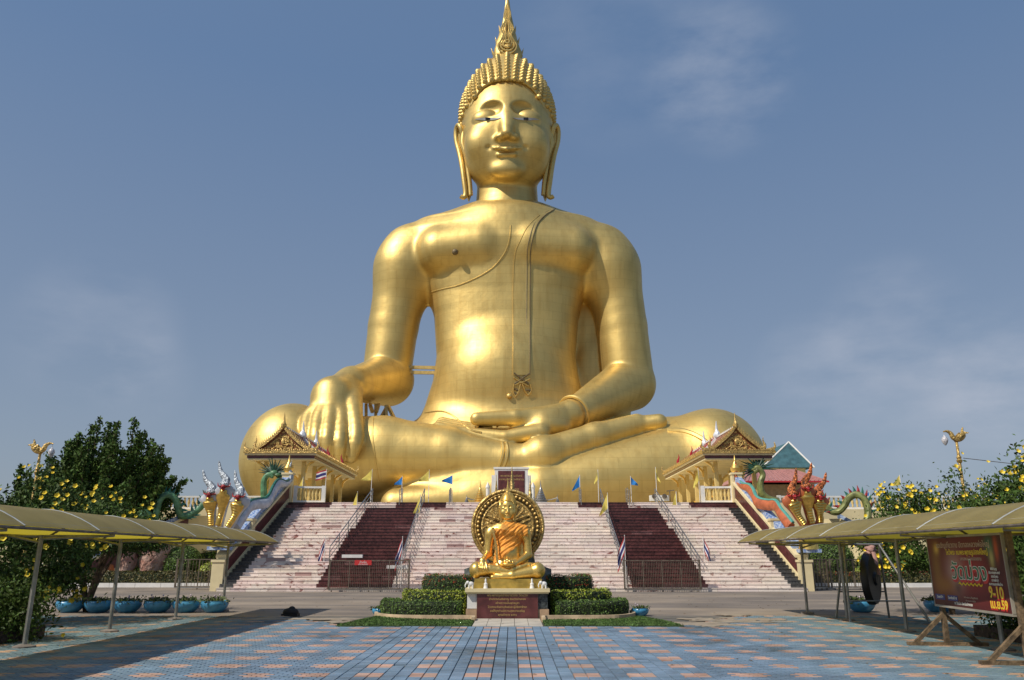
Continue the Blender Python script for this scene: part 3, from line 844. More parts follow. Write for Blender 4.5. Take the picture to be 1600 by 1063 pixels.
# ------------------------------------------------------------------ stairs
NST, D0, RUN, RISE = 27, 42.0, 0.30, 0.185
TOPZ, TOPD = NST * RISE, D0 + NST * RUN
wm = lambda d: 14.4 - (d - 42) * .15
mi_ = lambda d: 6.2 - (d - 42) * .06
mo_ = lambda d: 9.9 - (d - 42) * .13
stairs = thing("stairs", None, None); stairs['kind'] = 'structure'
core = MB()
for i in range(NST):
    d = D0 + i * RUN; w = wm(d) + .75
    core.b2((-w, d + .05, 0 if i < 2 else (i - 2) * RISE), (w, TOPD + .02, (i + 1) * RISE - .035))
core.build("stair_core", GREYST, stairs)
rest = MB(); MATL = [MARB, MARB2, MAROON, BLACKG]
srn = random.Random(11); cnt_ = 0
for i in range(NST):
    d = D0 + i * RUN; z = i * RISE; w = wm(d); a, b = mi_(d), mo_(d) + (0.22 if i < 18 else 0)
    segs = [(-w - .7, -w, 3), (-w, -b, 1), (-b, -a, 2), (-a, 0, 1), (0, a, 0), (a, b, 2), (b, w, 0), (w, w + .7, 3)]
    if i >= 25: segs = [(-w - .7, -w + 2.0, 2), (-w + 2.0, -7.2, 0), (-7.2, -4.1, 2), (-4.1, 4.1, 0), (4.1, 7.2, 2), (7.2, w - 2.2, 0), (w - 2.2, w + .7, 2)]
    if i < 1: segs = [(-w - .7, -w, 0), (-w, w, 0), (w, w + .7, 0)]
    for s0, s1, mt in segs:
        x = s0; L_ = 0.7 if mt == 3 else srn.choice((.9, 1.05, 1.2)); first = srn.uniform(.35, 1.0) * L_ if mt != 3 else .7
        while x < s1 - .01:
            x1 = min(s1, x + first); first = L_ * srn.uniform(.9, 1.1)
            if s1 - x1 < .2: x1 = s1
            if i < 10 and cnt_ < 296: m = MB(); cnt_ += 1
            else: m = rest
            mt_ = mt
            if mt < 2: mt_ = 1 if srn.random() < (.55 if x < 0 else .12) else 0
            m.mi = mt_ if m is rest else 0
            v = srn.uniform(.86, 1.08) if mt in (0, 1) else srn.uniform(.75, 1.3)
            m.col = (v, v * srn.uniform(.955, 1.0), v * srn.uniform(.93, 1.0))
            if mt == 1 and srn.random() < .05: m.col = (.55, .42, .42)
            if mt == 2 and srn.random() < .03: m.col = (2.0, 2.6, 2.6)
            if mt == 2 and i in (7, 9) and srn.random() < .0: pass
            xa, xb = x + .004, x1 - .004
            jz = srn.uniform(-.003, .003)
            poly = [(d, z + .002), (d, z + RISE - .035), (d - .03, z + RISE - .033), (d - .03, z + RISE + jz), (d + RUN + .018, z + RISE + jz), (d + RUN + .018, z + RISE - .03), (d + .04, z + RISE - .03), (d + .04, z + .002)]
            m.prism(poly, lambda q, r, X=xa: (X, q, r), lambda q, r, X=xb: (X, q, r))
            if m is not rest: m.build("stair_tile", MATL[mt_], stairs)
            x = x1
rest.build("stair_tiles", MATL, stairs, kind='stuff')
# terrace behind the stairs
m = MB(); m.b2((-36, 57.0, 0), (-wm(50) - 5, 150, TOPZ - .004)); m.b2((wm(50) + 5, 57.0, 0), (36, 150, TOPZ - .004)); m.b2((-wm(50) - 5, TOPD + .02, 0), (wm(50) + 5, 150, TOPZ - .004))
m.build("terrace", CREAM, kind='structure')
m = MB(); m.b2((-34, 84, TOPZ), (33, 122, SEAT_Z + .15)); m.build("statue_plinth", CONC, kind='structure')

# ------------------------------------------------------------------ handrails
def handrail(x0, d0, x1, d1, label, lower=True, h=.85):
    """rail from the foot (x0,d0) to the top (x1,d1) of the slope, standing on the steps"""
    zt = lambda d: min(TOPZ, max(0, (int((d - D0) / RUN) + 1) * RISE)) if d >= D0 else 0
    zl = lambda d: min(TOPZ, max(0.1, (d - D0) / RUN * RISE + .1))
    t = thing("handrail", label, "handrail", (x0, d0, 0), 0, "steel handrails on the stairs")
    N_ = max(2, int(round((d1 - d0) / 1.15)))
    for k in range(N_ + 1):
        f = k / N_; x, dd = x0 + (x1 - x0) * f, d0 + (d1 - d0) * f
        m = MB(); m.tube((x - x0, dd - d0, zt(dd) - .01), (x - x0, dd - d0, zl(dd) + h), .026); m.build("post", STEEL, t, True)
    for hh, r in ((h, .03), (h * .66, .02), (h * .33, .02)):
        m = MB(); m.tube((0, 0, zl(d0) + hh), (x1 - x0, d1 - d0, zl(d1) + hh), r); m.build("rail" if hh == h else "lower_rail", STEEL, t, True)
    return t
handrail(-9.9, 44.1, -8.75, 50.0, "steel handrail climbing the left edge of the left maroon steps")
handrail(-5.95, 42.3, -5.5, 50.1, "steel handrail climbing the right edge of the left maroon steps")
handrail(5.95, 42.3, 5.55, 50.1, "steel handrail climbing the left edge of the right maroon steps")
handrail(9.95, 43.3, 9.0, 50.1, "steel handrail climbing the right edge of the right maroon steps")
for x, lb in ((-7.0, "leftmost"), (-3.9, "second from left"), (4.3, "third from left"), (7.3, "rightmost")):
    handrail(x, 49.6, x, 51.0, f"short steel rail atop the stairs, {lb} of four short rails", h=.95)
# ------------------------------------------------------------------ steel barricades on wheels
def barricade(a, b, z, h, label, sign=False, nb=44, mesh_part=False):
    a, b = Vector((a[0], a[1], 0)), Vector((b[0], b[1], 0)); d = b - a; w = d.length
    t = thing("gate", label, "barricade", (a.x, a.y, z), math.atan2(d.y, d.x), "steel barricades at the foot of the stairs")
    m = MB()
    for x in (0, w): m.box((x, 0, h / 2 + .12), (.09, .09, h))
    for zz in (.16, h + .08): m.box((w / 2, 0, zz), (w, .05, .05))
    m.build("frame", IRON, t)
    for k in range(1, 4):
        m = MB(); m.box((w * k / 4, 0, h / 2 + .12), (.05, .04, h - .1)); m.build("upright", IRON, t)
    m = MB()
    for k in range(1, nb): m.tube((w * k / nb, 0.0, .18), (w * k / nb, 0.0, h + .06), .012, seg=5)
    m.build("bars", IRON, t)
    m = MB(); m.box((w / 2, .0, .10), (w, .12, .05)); m.build("foot_beam", STEEL, t)
    for x in (.15, w / 2, w - .15):
        m = MB(); m.sweep([(x - .02, 0, .05), (x + .02, 0, .05)], [.05, .05], 10); m.build("wheel", IRON, t, True)
    if sign:
        m = MB(); m.box((w * .42, -.05, h - .02), (.86, .015, .24)); s_ = m.build("sign", mat("sign_red", (.55, .03, .03), .5, var=.03), t)
        txt("ห้ามขึ้น", .13, WHITE, s_, (w * .42, -.062, h + .0)); txt("บริเวณบันได", .10, WHITE, s_, (w * .42, -.062, h - .10))
    return t
def txt(body, size, m_, parent, loc, rot=(math.pi / 2, 0, 0), ext=0.001, name="lettering", align='CENTER', off=0.0, sx=1.0):
    cu = bpy.data.curves.new("lettering", 'FONT'); cu.body = body; cu.size = size; cu.align_x = align; cu.align_y = 'CENTER'
    cu.extrude = ext; cu.offset = off; cu.resolution_u = 3
    tmp = bpy.data.objects.new("lettering", cu); COL.objects.link(tmp)
    dg = bpy.context.evaluated_depsgraph_get()
    me = bpy.data.meshes.new_from_object(tmp.evaluated_get(dg)); me.materials.clear(); me.materials.append(m_)
    bpy.data.objects.remove(tmp)
    o = link(name, me, parent); o.location = loc; o.rotation_euler = rot; o.scale = (sx, 1, 1)
    return o
g1a, g1b = G(488, 930), G(624, 930)
barricade((g1a[0], 41.6), (g1b[0], 41.6), 0, 1.45, "brown steel barricade with a small red sign before the left maroon steps", True)
g2a, g2b = G(992, 930), G(1121, 930)
barricade((g2a[0], 41.6), (g2b[0], 41.6), 0, 1.45, "brown steel barricade standing before the right maroon steps", nb=44)
barricade((-18.3, 44.6), (-16.0, 44.9), 0, 1.5, "low steel barricade left of the stairs beside the cream newel", nb=14)
barricade((-16.0, 44.9), (-15.7, 46.4), 0, 1.5, "steel barricade turned away beside the cream newel on the left", nb=10)
barricade((16.3, 44.2), (17.2, 44.6), 0, 1.5, "steel barricade nearest the right cream newel", nb=14)
barricade((17.3, 44.4), (18.9, 44.2), 0, 1.5, "steel barricade right of the stairs in front of the red flowers", nb=14)
for i, (a, b, k) in enumerate(((535, 567, 864), (605, 640, 877))):
    g0, g1_ = P(a, k, 43.6 + (0.9 if i == 0 else 0)), P(b, k, 43.6 + (0.9 if i == 0 else 0))
    r_i = int((g0[1] - D0) / RUN); zz = (r_i + 1) * RISE
    m = MB(); m.b2((g0[0], g0[1] - .1, zz + .001), (g1_[0], g0[1] + .12, zz + .17)); m.mi = 0
    tag(m.build("white_slab", WHITE), "white slab lying on the left maroon steps, the %s one" % ("upper left" if i == 0 else "lower right"), "slab", "white slabs on the steps")

# ------------------------------------------------------------------ flags
FY = mat("yellow_cloth", (0.72, 0.58, 0.12), 0.8, var=0.1, scale=4)
FB = mat("blue_cloth", (0.02, 0.20, 0.55), 0.8, var=0.1, scale=4)
FR = mat("red_cloth", (0.45, 0.03, 0.04), 0.8, var=0.08); FW = mat("white_cloth", (0.75, 0.73, 0.72), 0.8, var=0.04); FN = mat("navy_cloth", (0.03, 0.03, 0.16), 0.8, var=0.05)
frn = random.Random(5)
def flag(px, pyb, pyt, D, kind, label, side=-1, size=.8, droop=.6, lean=0.0):
    b, tp = P(px, pyb, D), P(px, pyt, D)
    H = tp[2] - b[2]
    t = thing("flag", label, "flag", b, 0, {"y": "yellow flags", "b": "blue flags", "t": "Thai flags"}[kind] + " along the stairs and terrace")
    m = MB(); m.tube((0, 0, 0), (lean, 0, H), .022, .016, 6); m.build("pole", WHITE, t, True)
    n, k = 10, 6; ph = frn.uniform(0, 6); m = MB(); V = []
    L_ = size * (1.15 if kind != 't' else 1.3); hh = size * (.8 if kind != 't' else .85)
    for i in range(n + 1):
        f = i / n
        for j in range(k + 1):
            g = j / k
            if kind == 't': hz = -g * hh
            else: hz = -(g * (1 - f * .96) + f * .35) * hh
            x = side * f * L_ * (1 - .75 * droop); z_ = hz - f * L_ * droop * (.9 + .1 * g)
            yv = .10 * math.sin(f * 7 + ph + g * 2) * (f + .15) * size * 1.3
            V.append((lean + x, yv, H - .03 + z_))
    N0 = len(V); V2 = [(a, b_ + .008, c) for a, b_, c in V]
    def idx(i, j): return i * (k + 1) + j
    for j in range(k):
        m.mi = {'y': 0, 'b': 0}.get(kind, (0, 1, 2, 2, 1, 0)[j])
        vv, ff = V + V2, []
        for i in range(n):
            ff += [(idx(i, j), idx(i + 1, j), idx(i + 1, j + 1), idx(i, j + 1)), tuple(q + N0 for q in (idx(i, j + 1), idx(i + 1, j + 1), idx(i + 1, j), idx(i, j)))]
        m.add(vv, ff)
    m.build("cloth", [FY] if kind == 'y' else [FB] if kind == 'b' else [FR, FW, FN], t, True)
    return t
FL = [(579, 788, 733, 50.4, 'y', "yellow flag on a tall pole at the top of the left handrail", -1, .85, .45),
      (627, 790, 744, 50.6, 'b', "bright blue flag left of the tallest yellow one above the left steps", -1, .65, .45),
      (669, 800, 734, 50.0, 'y', "yellow flag between the two blue flags on the left terrace edge", -1, .85, .45),
      (706, 793, 742, 50.4, 'b', "bright blue flag spread wide just left of the central plaque", -1, .72, .2),
      (557, 803, 768, 49.5, 'y', "limp yellow flag low on the top marble steps at far left", -1, 1.3, .85),
      (656, 808, 772, 48.8, 'y', "limp yellow flag hanging at the top of the right rail of the left steps", -1, 1.25, .85),
      (907, 795, 742, 50.4, 'b', "limp blue flag right of the central plaque on the terrace edge", -1, .9, .7),
      (936, 800, 734, 50.0, 'y', "furled yellow flag at the top of the right steps' left rail", -1, .7, .9),
      (987, 790, 744, 50.6, 'b', "blue flag pointing right above the right maroon steps", 1, .65, .5),
      (1027, 790, 730, 50.4, 'y', "thin furled yellow flag above the right rail of the right steps", 1, .75, .93),
      (951, 830, 770, 47.5, 'y', "drooping yellow flag on a white pole over the top of the right steps", -1, 1.1, .8),
      (1058, 800, 768, 49.6, 'y', "drooping yellow flag at the top of the right marble steps", -1, 1.2, .85),
      (1094, 786, 731, 50.6, 'y', "furled yellow flag beside the right pavilion's columns", -1, 1.0, .9),
      (505, 895, 838, 44.2, 't', "red white and blue flag hanging on the left marble steps", -1, .85, .93),
      (626, 927, 838, 42.2, 't', "red white and blue flag at the foot of the left steps' right rail", -1, .85, .93),
      (979, 925, 836, 42.2, 't', "red white and blue flag at the foot of the right steps' left rail", -1, .95, .88),
      (1102, 895, 838, 44.2, 't', "red white and blue flag hanging on the right marble steps", 1, .85, .9),
      (507, 787, 733, 50.9, 't', "Thai flag spread beside the columns of the left pavilion", -1, .62, .25),
      (417, 800, 745, 52.5, 'y', "yellow flag behind the left naga balustrade under the pavilion eave", -1, .9, .8),
      (470, 800, 745, 51.5, 'y', "yellow flag on the left pavilion's corner beside the gold bud", -1, .9, .8),
      (322, 810, 755, 55, 't', "small Thai flag over the far left terrace balustrade", -1, .6, .9),
      (1413, 800, 742, 52, 'y', "yellow flag over the right terrace balustrade beside the flowering shrub", -1, .8, .5),
      (1361, 795, 768, 58, 'b', "tiny blue flag above the far right balustrade", -1, .5, .5),
      (186, 870, 815, 40, 'b', "large blue flag hanging behind the left canopy", -1, 1.3, .7)]
for f in FL: flag(*f)

# ------------------------------------------------------------------ plaque on the terrace
q0, q1 = P(768, 785, 52), P(830, 785, 52); qx = (q0[0] + q1[0]) / 2
pl = thing("memorial_plaque", "white framed maroon stone plaque with gilt writing at the head of the stairs", "plaque", (qx, 52, TOPZ))
m = MB(); m.box((0, .2, 1.15), (2.2, .4, 2.3)); m.box((0, .2, .95), (2.6, .36, 1.9)); m.box((0, .2, .12), (3.0, .6, .24)); m.box((0, .2, 2.36), (2.35, .5, .12)); m.build("frame", WHITE, pl)
m = MB(); m.box((0, -.015, 1.25), (1.75, .03, 1.85)); pp = m.build("panel", MAROON2, pl)
GILT = mat("gilt_letter", (0.75, 0.52, 0.18), 0.4, 0.6, var=.05)
for i, (s_, y_) in enumerate((("พระพุทธมหานวมินทร์", 1.85), ("ศากยมุนีศรีวิเศษชัยชาญ", 1.62), ("วัดม่วง", 1.4), ("จังหวัดอ่างทอง", 1.0), ("พ.ศ. ๒๕๕๑", .75))): txt(s_, .17, GILT, pp, (0, -.034, y_))
POSTM = WHITE
for x, s_ in ((762, "left"), (833, "right")):
    a = P(x, 785, 51.6); m = MB(); m.lathe((a[0], a[1], TOPZ), [(.17, 0), (.17, .1), (.12, .14), (.12, 1.0), (.15, 1.04), (.15, 1.1), (.06, 1.3), (0.01, 1.42)], 10)
    tag(m.build("bollard", WHITE, None, True), f"white post with pointed cap just {s_} of the terrace plaque", "post", "white posts beside the plaque")
for x, mt, lb in ((750, GOLD2, "small golden spired stupa left of the terrace plaque"), (845, STEEL, "small silver spired stupa right of the terrace plaque"), (729, STEEL, "tiny grey figure on the terrace left of the golden stupa"), (871, STEEL, "tiny grey figure on the terrace right of the silver stupa")):
    a = P(x, 785, 51.4); s_ = 1 if 740 < x < 860 else .4; m = MB()
    pr = [(.52, 0), (.5, .1)]
    for k in range(8): pr += [(.45 - .045 * k, .12 + .11 * k), (.36 - .04 * k, .20 + .11 * k)]
    pr += [(.05, 1.05), (.01, 1.5)]
    m.lathe((a[0], a[1], TOPZ), [(r * s_, z * s_) for r, z in pr], 14); tag(m.build("stupa", mt, None, True), lb, "stupa", "small stupas on the terrace")
m = MB()
for xa, xb in ((729, 762), (833, 871)):
    pts = [P(xa + (xb - xa) * k / 8, 778 + 4 * math.sin(math.pi * k / 8) * (1) + (0 if xa < 800 else 0), 51.4) for k in range(9)]; mm_ = MB(); mm_.sweep(pts, [.035] * 9, 6)
    tag(mm_.build("chain", STEEL), "slack chain between the small stupas on the %s of the plaque" % ("left" if xa < 800 else "right"), "chain", "chains by the plaque")
a = P(1030, 782, 51.2); bx = thing("lamp_box", "small white equipment box with two lamps at the top of the right steps", "equipment", (a[0], a[1], TOPZ))
m = MB(); m.box((0, 0, .35), (1.2, .4, .35)); m.build("cabinet", WHITE, bx)
for x in (-.35, .3):
    m = MB(); m.sweep([(x, -.2, .45), (x, -.3, .45)], [.14, .16], 12); m.build("lamp", IRON, bx, True)
m = MB(); m.tube((.7, 0, 0), (.7, 0, .8), .03); m.tube((.5, 0, .8), (1.0, 0, .85), .03); m.build("stand", IRON, bx)
# ------------------------------------------------------------------ the smaller statue on its pedestal
SD, SX, SZ, SC = 24.15, -0.13, 1.10, 0.0345
small = thing("seated_statue", "small polished gold seated statue draped in an orange robe on the marble pedestal", "statue", (SX, SD, SZ))
small.scale = (SC, SC, SC)
me2 = body_me.copy(); me2.name = "small_body"; me2.materials[0] = GOLD2; link("body", me2, small)
me3 = head_me.copy(); me3.name = "small_head"; me3.materials[0] = GOLD2; link("head", me3, small)
hc = MB()
for h, g in curls:
    if h[1] > 2: continue
    Mx = Matrix.Translation(Vector(hloc(h))) @ Vector(g).to_track_quat('Z', 'Y').to_matrix().to_4x4()
    hc.add([Mx @ Vector(p) for p in [(0.5 * math.cos(a), 0.5 * math.sin(a), 0) for a in np.linspace(0, 2 * math.pi, 7)[:-1]] + [(0, 0, .6)]], [(k, (k + 1) % 6, 6) for k in range(6)])
hcap = np_mesh("hair", hloc(cv), cf, GOLD2); link("hair_cap", hcap, small); hc.build("hair_curls", GOLD2, small, kind='stuff')
for o in ALLCH[giant.name]:
    if o.name.split('.')[0] in ("ear",):
        m_ = o.data.copy(); m_.materials[0] = GOLD2; link("ear", m_, small)
m_ = fin.data.copy(); m_.materials[0] = GOLD2; fo = link("flame_finial", m_, small); fo.scale = (.62, .62, .98); c0 = hoff; fo.location = (c0[0] * .38, c0[1] * .38, (c0[2] + 14) * .02 - .2)
# robe: a layer of cloth over the left shoulder and across the chest, copied from the figure's own surface
bl = gloc(bv) + 0.0
X_, Y_, Z_ = bv[:, 0], bv[:, 1], bv[:, 2]
wave = 0.5 * np.sin(Z_ * .9 + X_ * .7)
inband = (Z_ > 26.3 + (X_ - BX) * .75 + wave * .5) & (Z_ < 50.8 + (X_ + 5) * .7 + wave * .4) & (Z_ > 18.5) & (X_ < 16.5) & (X_ > -13.2) & (Y_ < 112)
arm = ((X_ - BX) > 12.3) & (Z_ < 41) | ((X_ - BX) < -11.9) & (Z_ < 45)
inband &= ~arm
fm = inband[bf].all(1)
ff = bf[fm]; used = np.unique(ff); remap = -np.ones(len(bv), int); remap[used] = np.arange(len(used))
gn = grad(BODY, bv[used], .1)
pv = bv[used]
fold = 0.34 * np.sin((pv[:, 2] * .75 - pv[:, 0] * .62) * 1.6 + np.sin(pv[:, 0] * .5) * 1.2) + 0.22 * np.sin((pv[:, 2] * .6 - pv[:, 0] * .7) * 3.7 + pv[:, 0])
outer = gloc(pv + gn * (0.75 + np.maximum(fold, -.4))[:, None]); nU = len(used)
inner = gloc(pv + gn * 0.05)
fo_ = remap[ff]
# rim
e = np.concatenate([fo_[:, [0, 1]], fo_[:, [1, 2]], fo_[:, [2, 3]], fo_[:, [3, 0]]])
key = e[:, 0].astype(np.int64) * (nU + 1) + e[:, 1]; rkey = e[:, 1].astype(np.int64) * (nU + 1) + e[:, 0]
bd = e[~np.isin(key, rkey)]
allf = np.concatenate([fo_, np.stack([bd[:, 1], bd[:, 0], bd[:, 0] + nU, bd[:, 1] + nU], -1)])
ROBE = mat("orange_robe", (0.90, 0.36, 0.045), 0.7, var=0.12, scale=.3)
link("robe", np_mesh("robe", np.concatenate([outer, inner]), allf, ROBE), small)
m = MB(); m.sweep(crom([(-12.5, -7.2, 42), (-11.8, -6.5, 36), (-10.5, -7.5, 30), (-9.5, -8.5, 24), (-9, -12, 17), (-8, -14, 12)], 5), [(1.1, .5)] * 26, 7, up=(0, 1, 0)); m.build("robe_border", ORN, small, True)
m = MB()
for a in range(9): m.sweep(crom([(-9 + a * 1.1, -8 - .2 * a, 45 - a * .1), (-7.5 + a * 1.0, -10.0, 41 - a * .2)], 3), [.3] * 4, 5)
m.lathe((BX + 1, -14.5, 9.5), [(1.5, 0), (5.6, 1.2), (6.4, 2.4), (6.2, 3.0), (5.0, 3.0)], 20); bw = m.build("bowl", GOLD2, small, True)
m = MB()
for x, y, z, r in ((-1.8, -14.5, 13.6, 1.9), (2.0, -14.5, 13.6, 1.9), (0, -13, 14.6, 1.8), (4.6, -14, 13, 1.4), (-4.6, -14, 13, 1.4), (0, -16.5, 13.0, 1.4)): m.ell((x, y, z), (r, r, r))
m.build("offering", GOLD2, bw, True)

# pedestal ------------------------------------------------------------
ped = thing("pedestal", "marble pedestal with maroon inscription carrying the small gold statue", "pedestal", (SX, 23.25, 0))
m = MB(); m.b2((-.87, .12, 0), (.87, 1.9, .74)); m.b2((-1.15, .16, 0), (1.15, 1.9, .3)); m.build("core", CONC, ped)
m = MB(); m.b2((-.86, .06, .02), (.86, .118, .74)); ins = m.build("inscription_slab", MAROON2, ped)
for i, s_ in enumerate(("พระพุทธรูปปางมารวิชัย วัดม่วง", "อำเภอวิเศษชัยชาญ จังหวัดอ่างทอง", "สร้างถวายเป็นพุทธบูชา", "โดยคณะศิษยานุศิษย์และผู้มีจิตศรัทธา", "ขอให้ทุกท่านมีความสุขความเจริญ", "พุทธศักราช ๒๕๕๑")):
    txt(s_, .075 if i else .095, GILT, ins, (0, .056, .66 - i * .105))
for s_ in (-1, 1):
    m = MB(); m.b2((s_ * .87, .13, .30), (s_ * 1.14, .16, .72)); m.build("side_panel", WHITE if s_ < 0 else mat("dark_lattice", (.06, .07, .07), .4, var=.6, scale=14), ped)
    m = MB(); m.b2((s_ * .868, .10, 0), (s_ * 1.17, 1.0, .28)); m.build("side_plinth", mat("tan_stone", (.45, .30, .18), .7), ped)
m = MB(); m.b2((-1.2, -.02, .745), (1.2, 2.0, .84)); m.b2((-1.17, .02, .70), (1.17, 2.0, .743)); m.build("slab", CREAM, ped)
m = MB(); m.b2((-1.0, .25, .842), (1.04, 1.8, .98)); m.b2((-.95, .3, .98), (.99, 1.7, 1.098)); m.build("gold_base", mat("gold_paint_base", (.52, .36, .08), .45, .5, var=.15, scale=5), ped)
for x0, s_ in ((-.95, -1), (.95, 1)):
    st_ = thing("elephant_figure", "small white elephant figurine on the pedestal slab, %s side" % ("left" if s_ < 0 else "right"), "figurine", (SX + s_ * 1.04, 23.36, .842), 0, "elephant figurines on the slab")
    m = MB(); m.ell((0, 0, .12), (.09, .06, .07)); m.ell((-.09, -.02, .16), (.05, .045, .05)); m.sweep([(-.13, -.03, .15), (-.16, -.05, .08), (-.15, -.07, .03)], [.022, .018, .012], 6)
    for a, b in ((-.05, -.03), (-.05, .03), (.05, -.03), (.05, .03)): m.tube((a, b, .1), (a, b, 0), .024)
    m.build("body", WHITE, st_, True)
for x, lb in ((-.62, "left"), (.70, "right")):
    m = MB(); m.lathe((SX + x, 23.42, .842), [(.07, 0), (.06, .03), (.05, .08), (.055, .13), (.025, .16), (.03, .19), (.03, .22), (.01, .27)], 10)
    tag(m.build("praying_figure", WHITE, None, True), f"tiny white kneeling figure on the slab, {lb} of the inscription centre", "figurine", "tiny white figures on the slab")
# step in front, kerbs, lawn, hedges
m = MB()
st_ = thing("entry_step", None, None); st_['kind'] = 'structure'
xs_ = np.linspace(-1.0, .78, 6)
for a, b in zip(xs_, xs_[1:]):
    m = MB(); m.b2((a + .006, LAWN_Y, 0), (b - .006, 23.2, .045)); m.build("slab", mat("pale_slab", (.50, .45, .37), .85, var=.1, scale=2, attr=None), st_)
LAWN = mat("lawn_soil", (0.05, 0.085, 0.02), 0.95, var=0.3, scale=6)
GRS = mat("grass_blade", (0.085, 0.16, 0.03), 0.7, var=0.3, scale=5, attr="tint")
lawn_polys = [[(-4.4, LAWN_Y + .03), (-1.02, LAWN_Y + .03), (-1.02, 22.6), (-2.4, 22.75), (-3.3, 23.2), (-3.9, 24.0), (-4.15, 22.6)],
              [(4.3, LAWN_Y + .03), (.82, LAWN_Y + .03), (.82, 22.6), (2.4, 22.75), (3.2, 23.2), (3.7, 24.0), (4.1, 22.4)]]
def inside(x, y, poly):
    c = False; n = len(poly)
    for i in range(n):
        x1, y1 = poly[i]; x2, y2 = poly[(i + 1) % n]
        if (y1 > y) != (y2 > y) and x < (x2 - x1) * (y - y1) / (y2 - y1) + x1: c = not c
    return c
def leaf_mesh(name, C_, sizes, mats, rng, tint=None, mi=None, flat=0.0, aspect=2.0, normals=None):
    """many small pointed leaves: C_ centres (n,3)"""
    n = len(C_); C_ = np.asarray(C_, float); sizes = np.asarray(sizes, float)
    d = rng.normal(size=(n, 3)); 
    if normals is not None: d = normals * 1.2 + d * .7
    else: d[:, 2] = np.abs(d[:, 2]) * .7 + flat
    d /= np.linalg.norm(d, axis=1, keepdims=True)
    t = np.cross(d, rng.normal(size=(n, 3))); t /= np.linalg.norm(t, axis=1, keepdims=True); b = np.cross(d, t)
    s = sizes[:, None]
    V = np.stack([C_ - t * s, C_ + b * s / aspect + d * s * .12, C_ + t * s, C_ - b * s / aspect + d * s * .12], 1).reshape(-1, 3)
    F = np.arange(n * 4).reshape(n, 4)
    me = np_mesh(name, V, F, mats, smooth=False)
    if tint is None: tint = rng.uniform(.7, 1.3, (n, 1)) * np.array([[1, 1, 1]]) * (1 + rng.uniform(-.12, .12, (n, 3)))
    at = me.color_attributes.new("tint", 'FLOAT_COLOR', 'CORNER')
    at.data.foreach_set('color', np.repeat(np.concatenate([tint, np.ones((n, 1))], 1), 4, 0).ravel())
    if mi is not None: me.polygons.foreach_set('material_index', np.asarray(mi, np.int32))
    return me
rng = np.random.default_rng(4)
for k, pl_ in enumerate(lawn_polys):
    ln = thing("lawn", None, None); ln['kind'] = 'structure'
    m = MB(); m.prism(pl_, lambda x, y: (x, y, -.01), lambda x, y: (x, y, .05)); m.build("soil", LAWN, ln)
    pts = []
    while len(pts) < 9000:
        x, y_ = rnd.uniform(-4.6, 4.6), rnd.uniform(20.6, 24.2)
        if inside(x, y_, pl_): pts.append((x, y_, .065))
    N_ = rng.normal(size=(len(pts), 3)); N_[:, 2] *= .25
    link("grass", leaf_mesh("grass", pts, rng.uniform(.018, .04, len(pts)), GRS, rng, aspect=3.5, normals=N_), ln, kind='stuff')

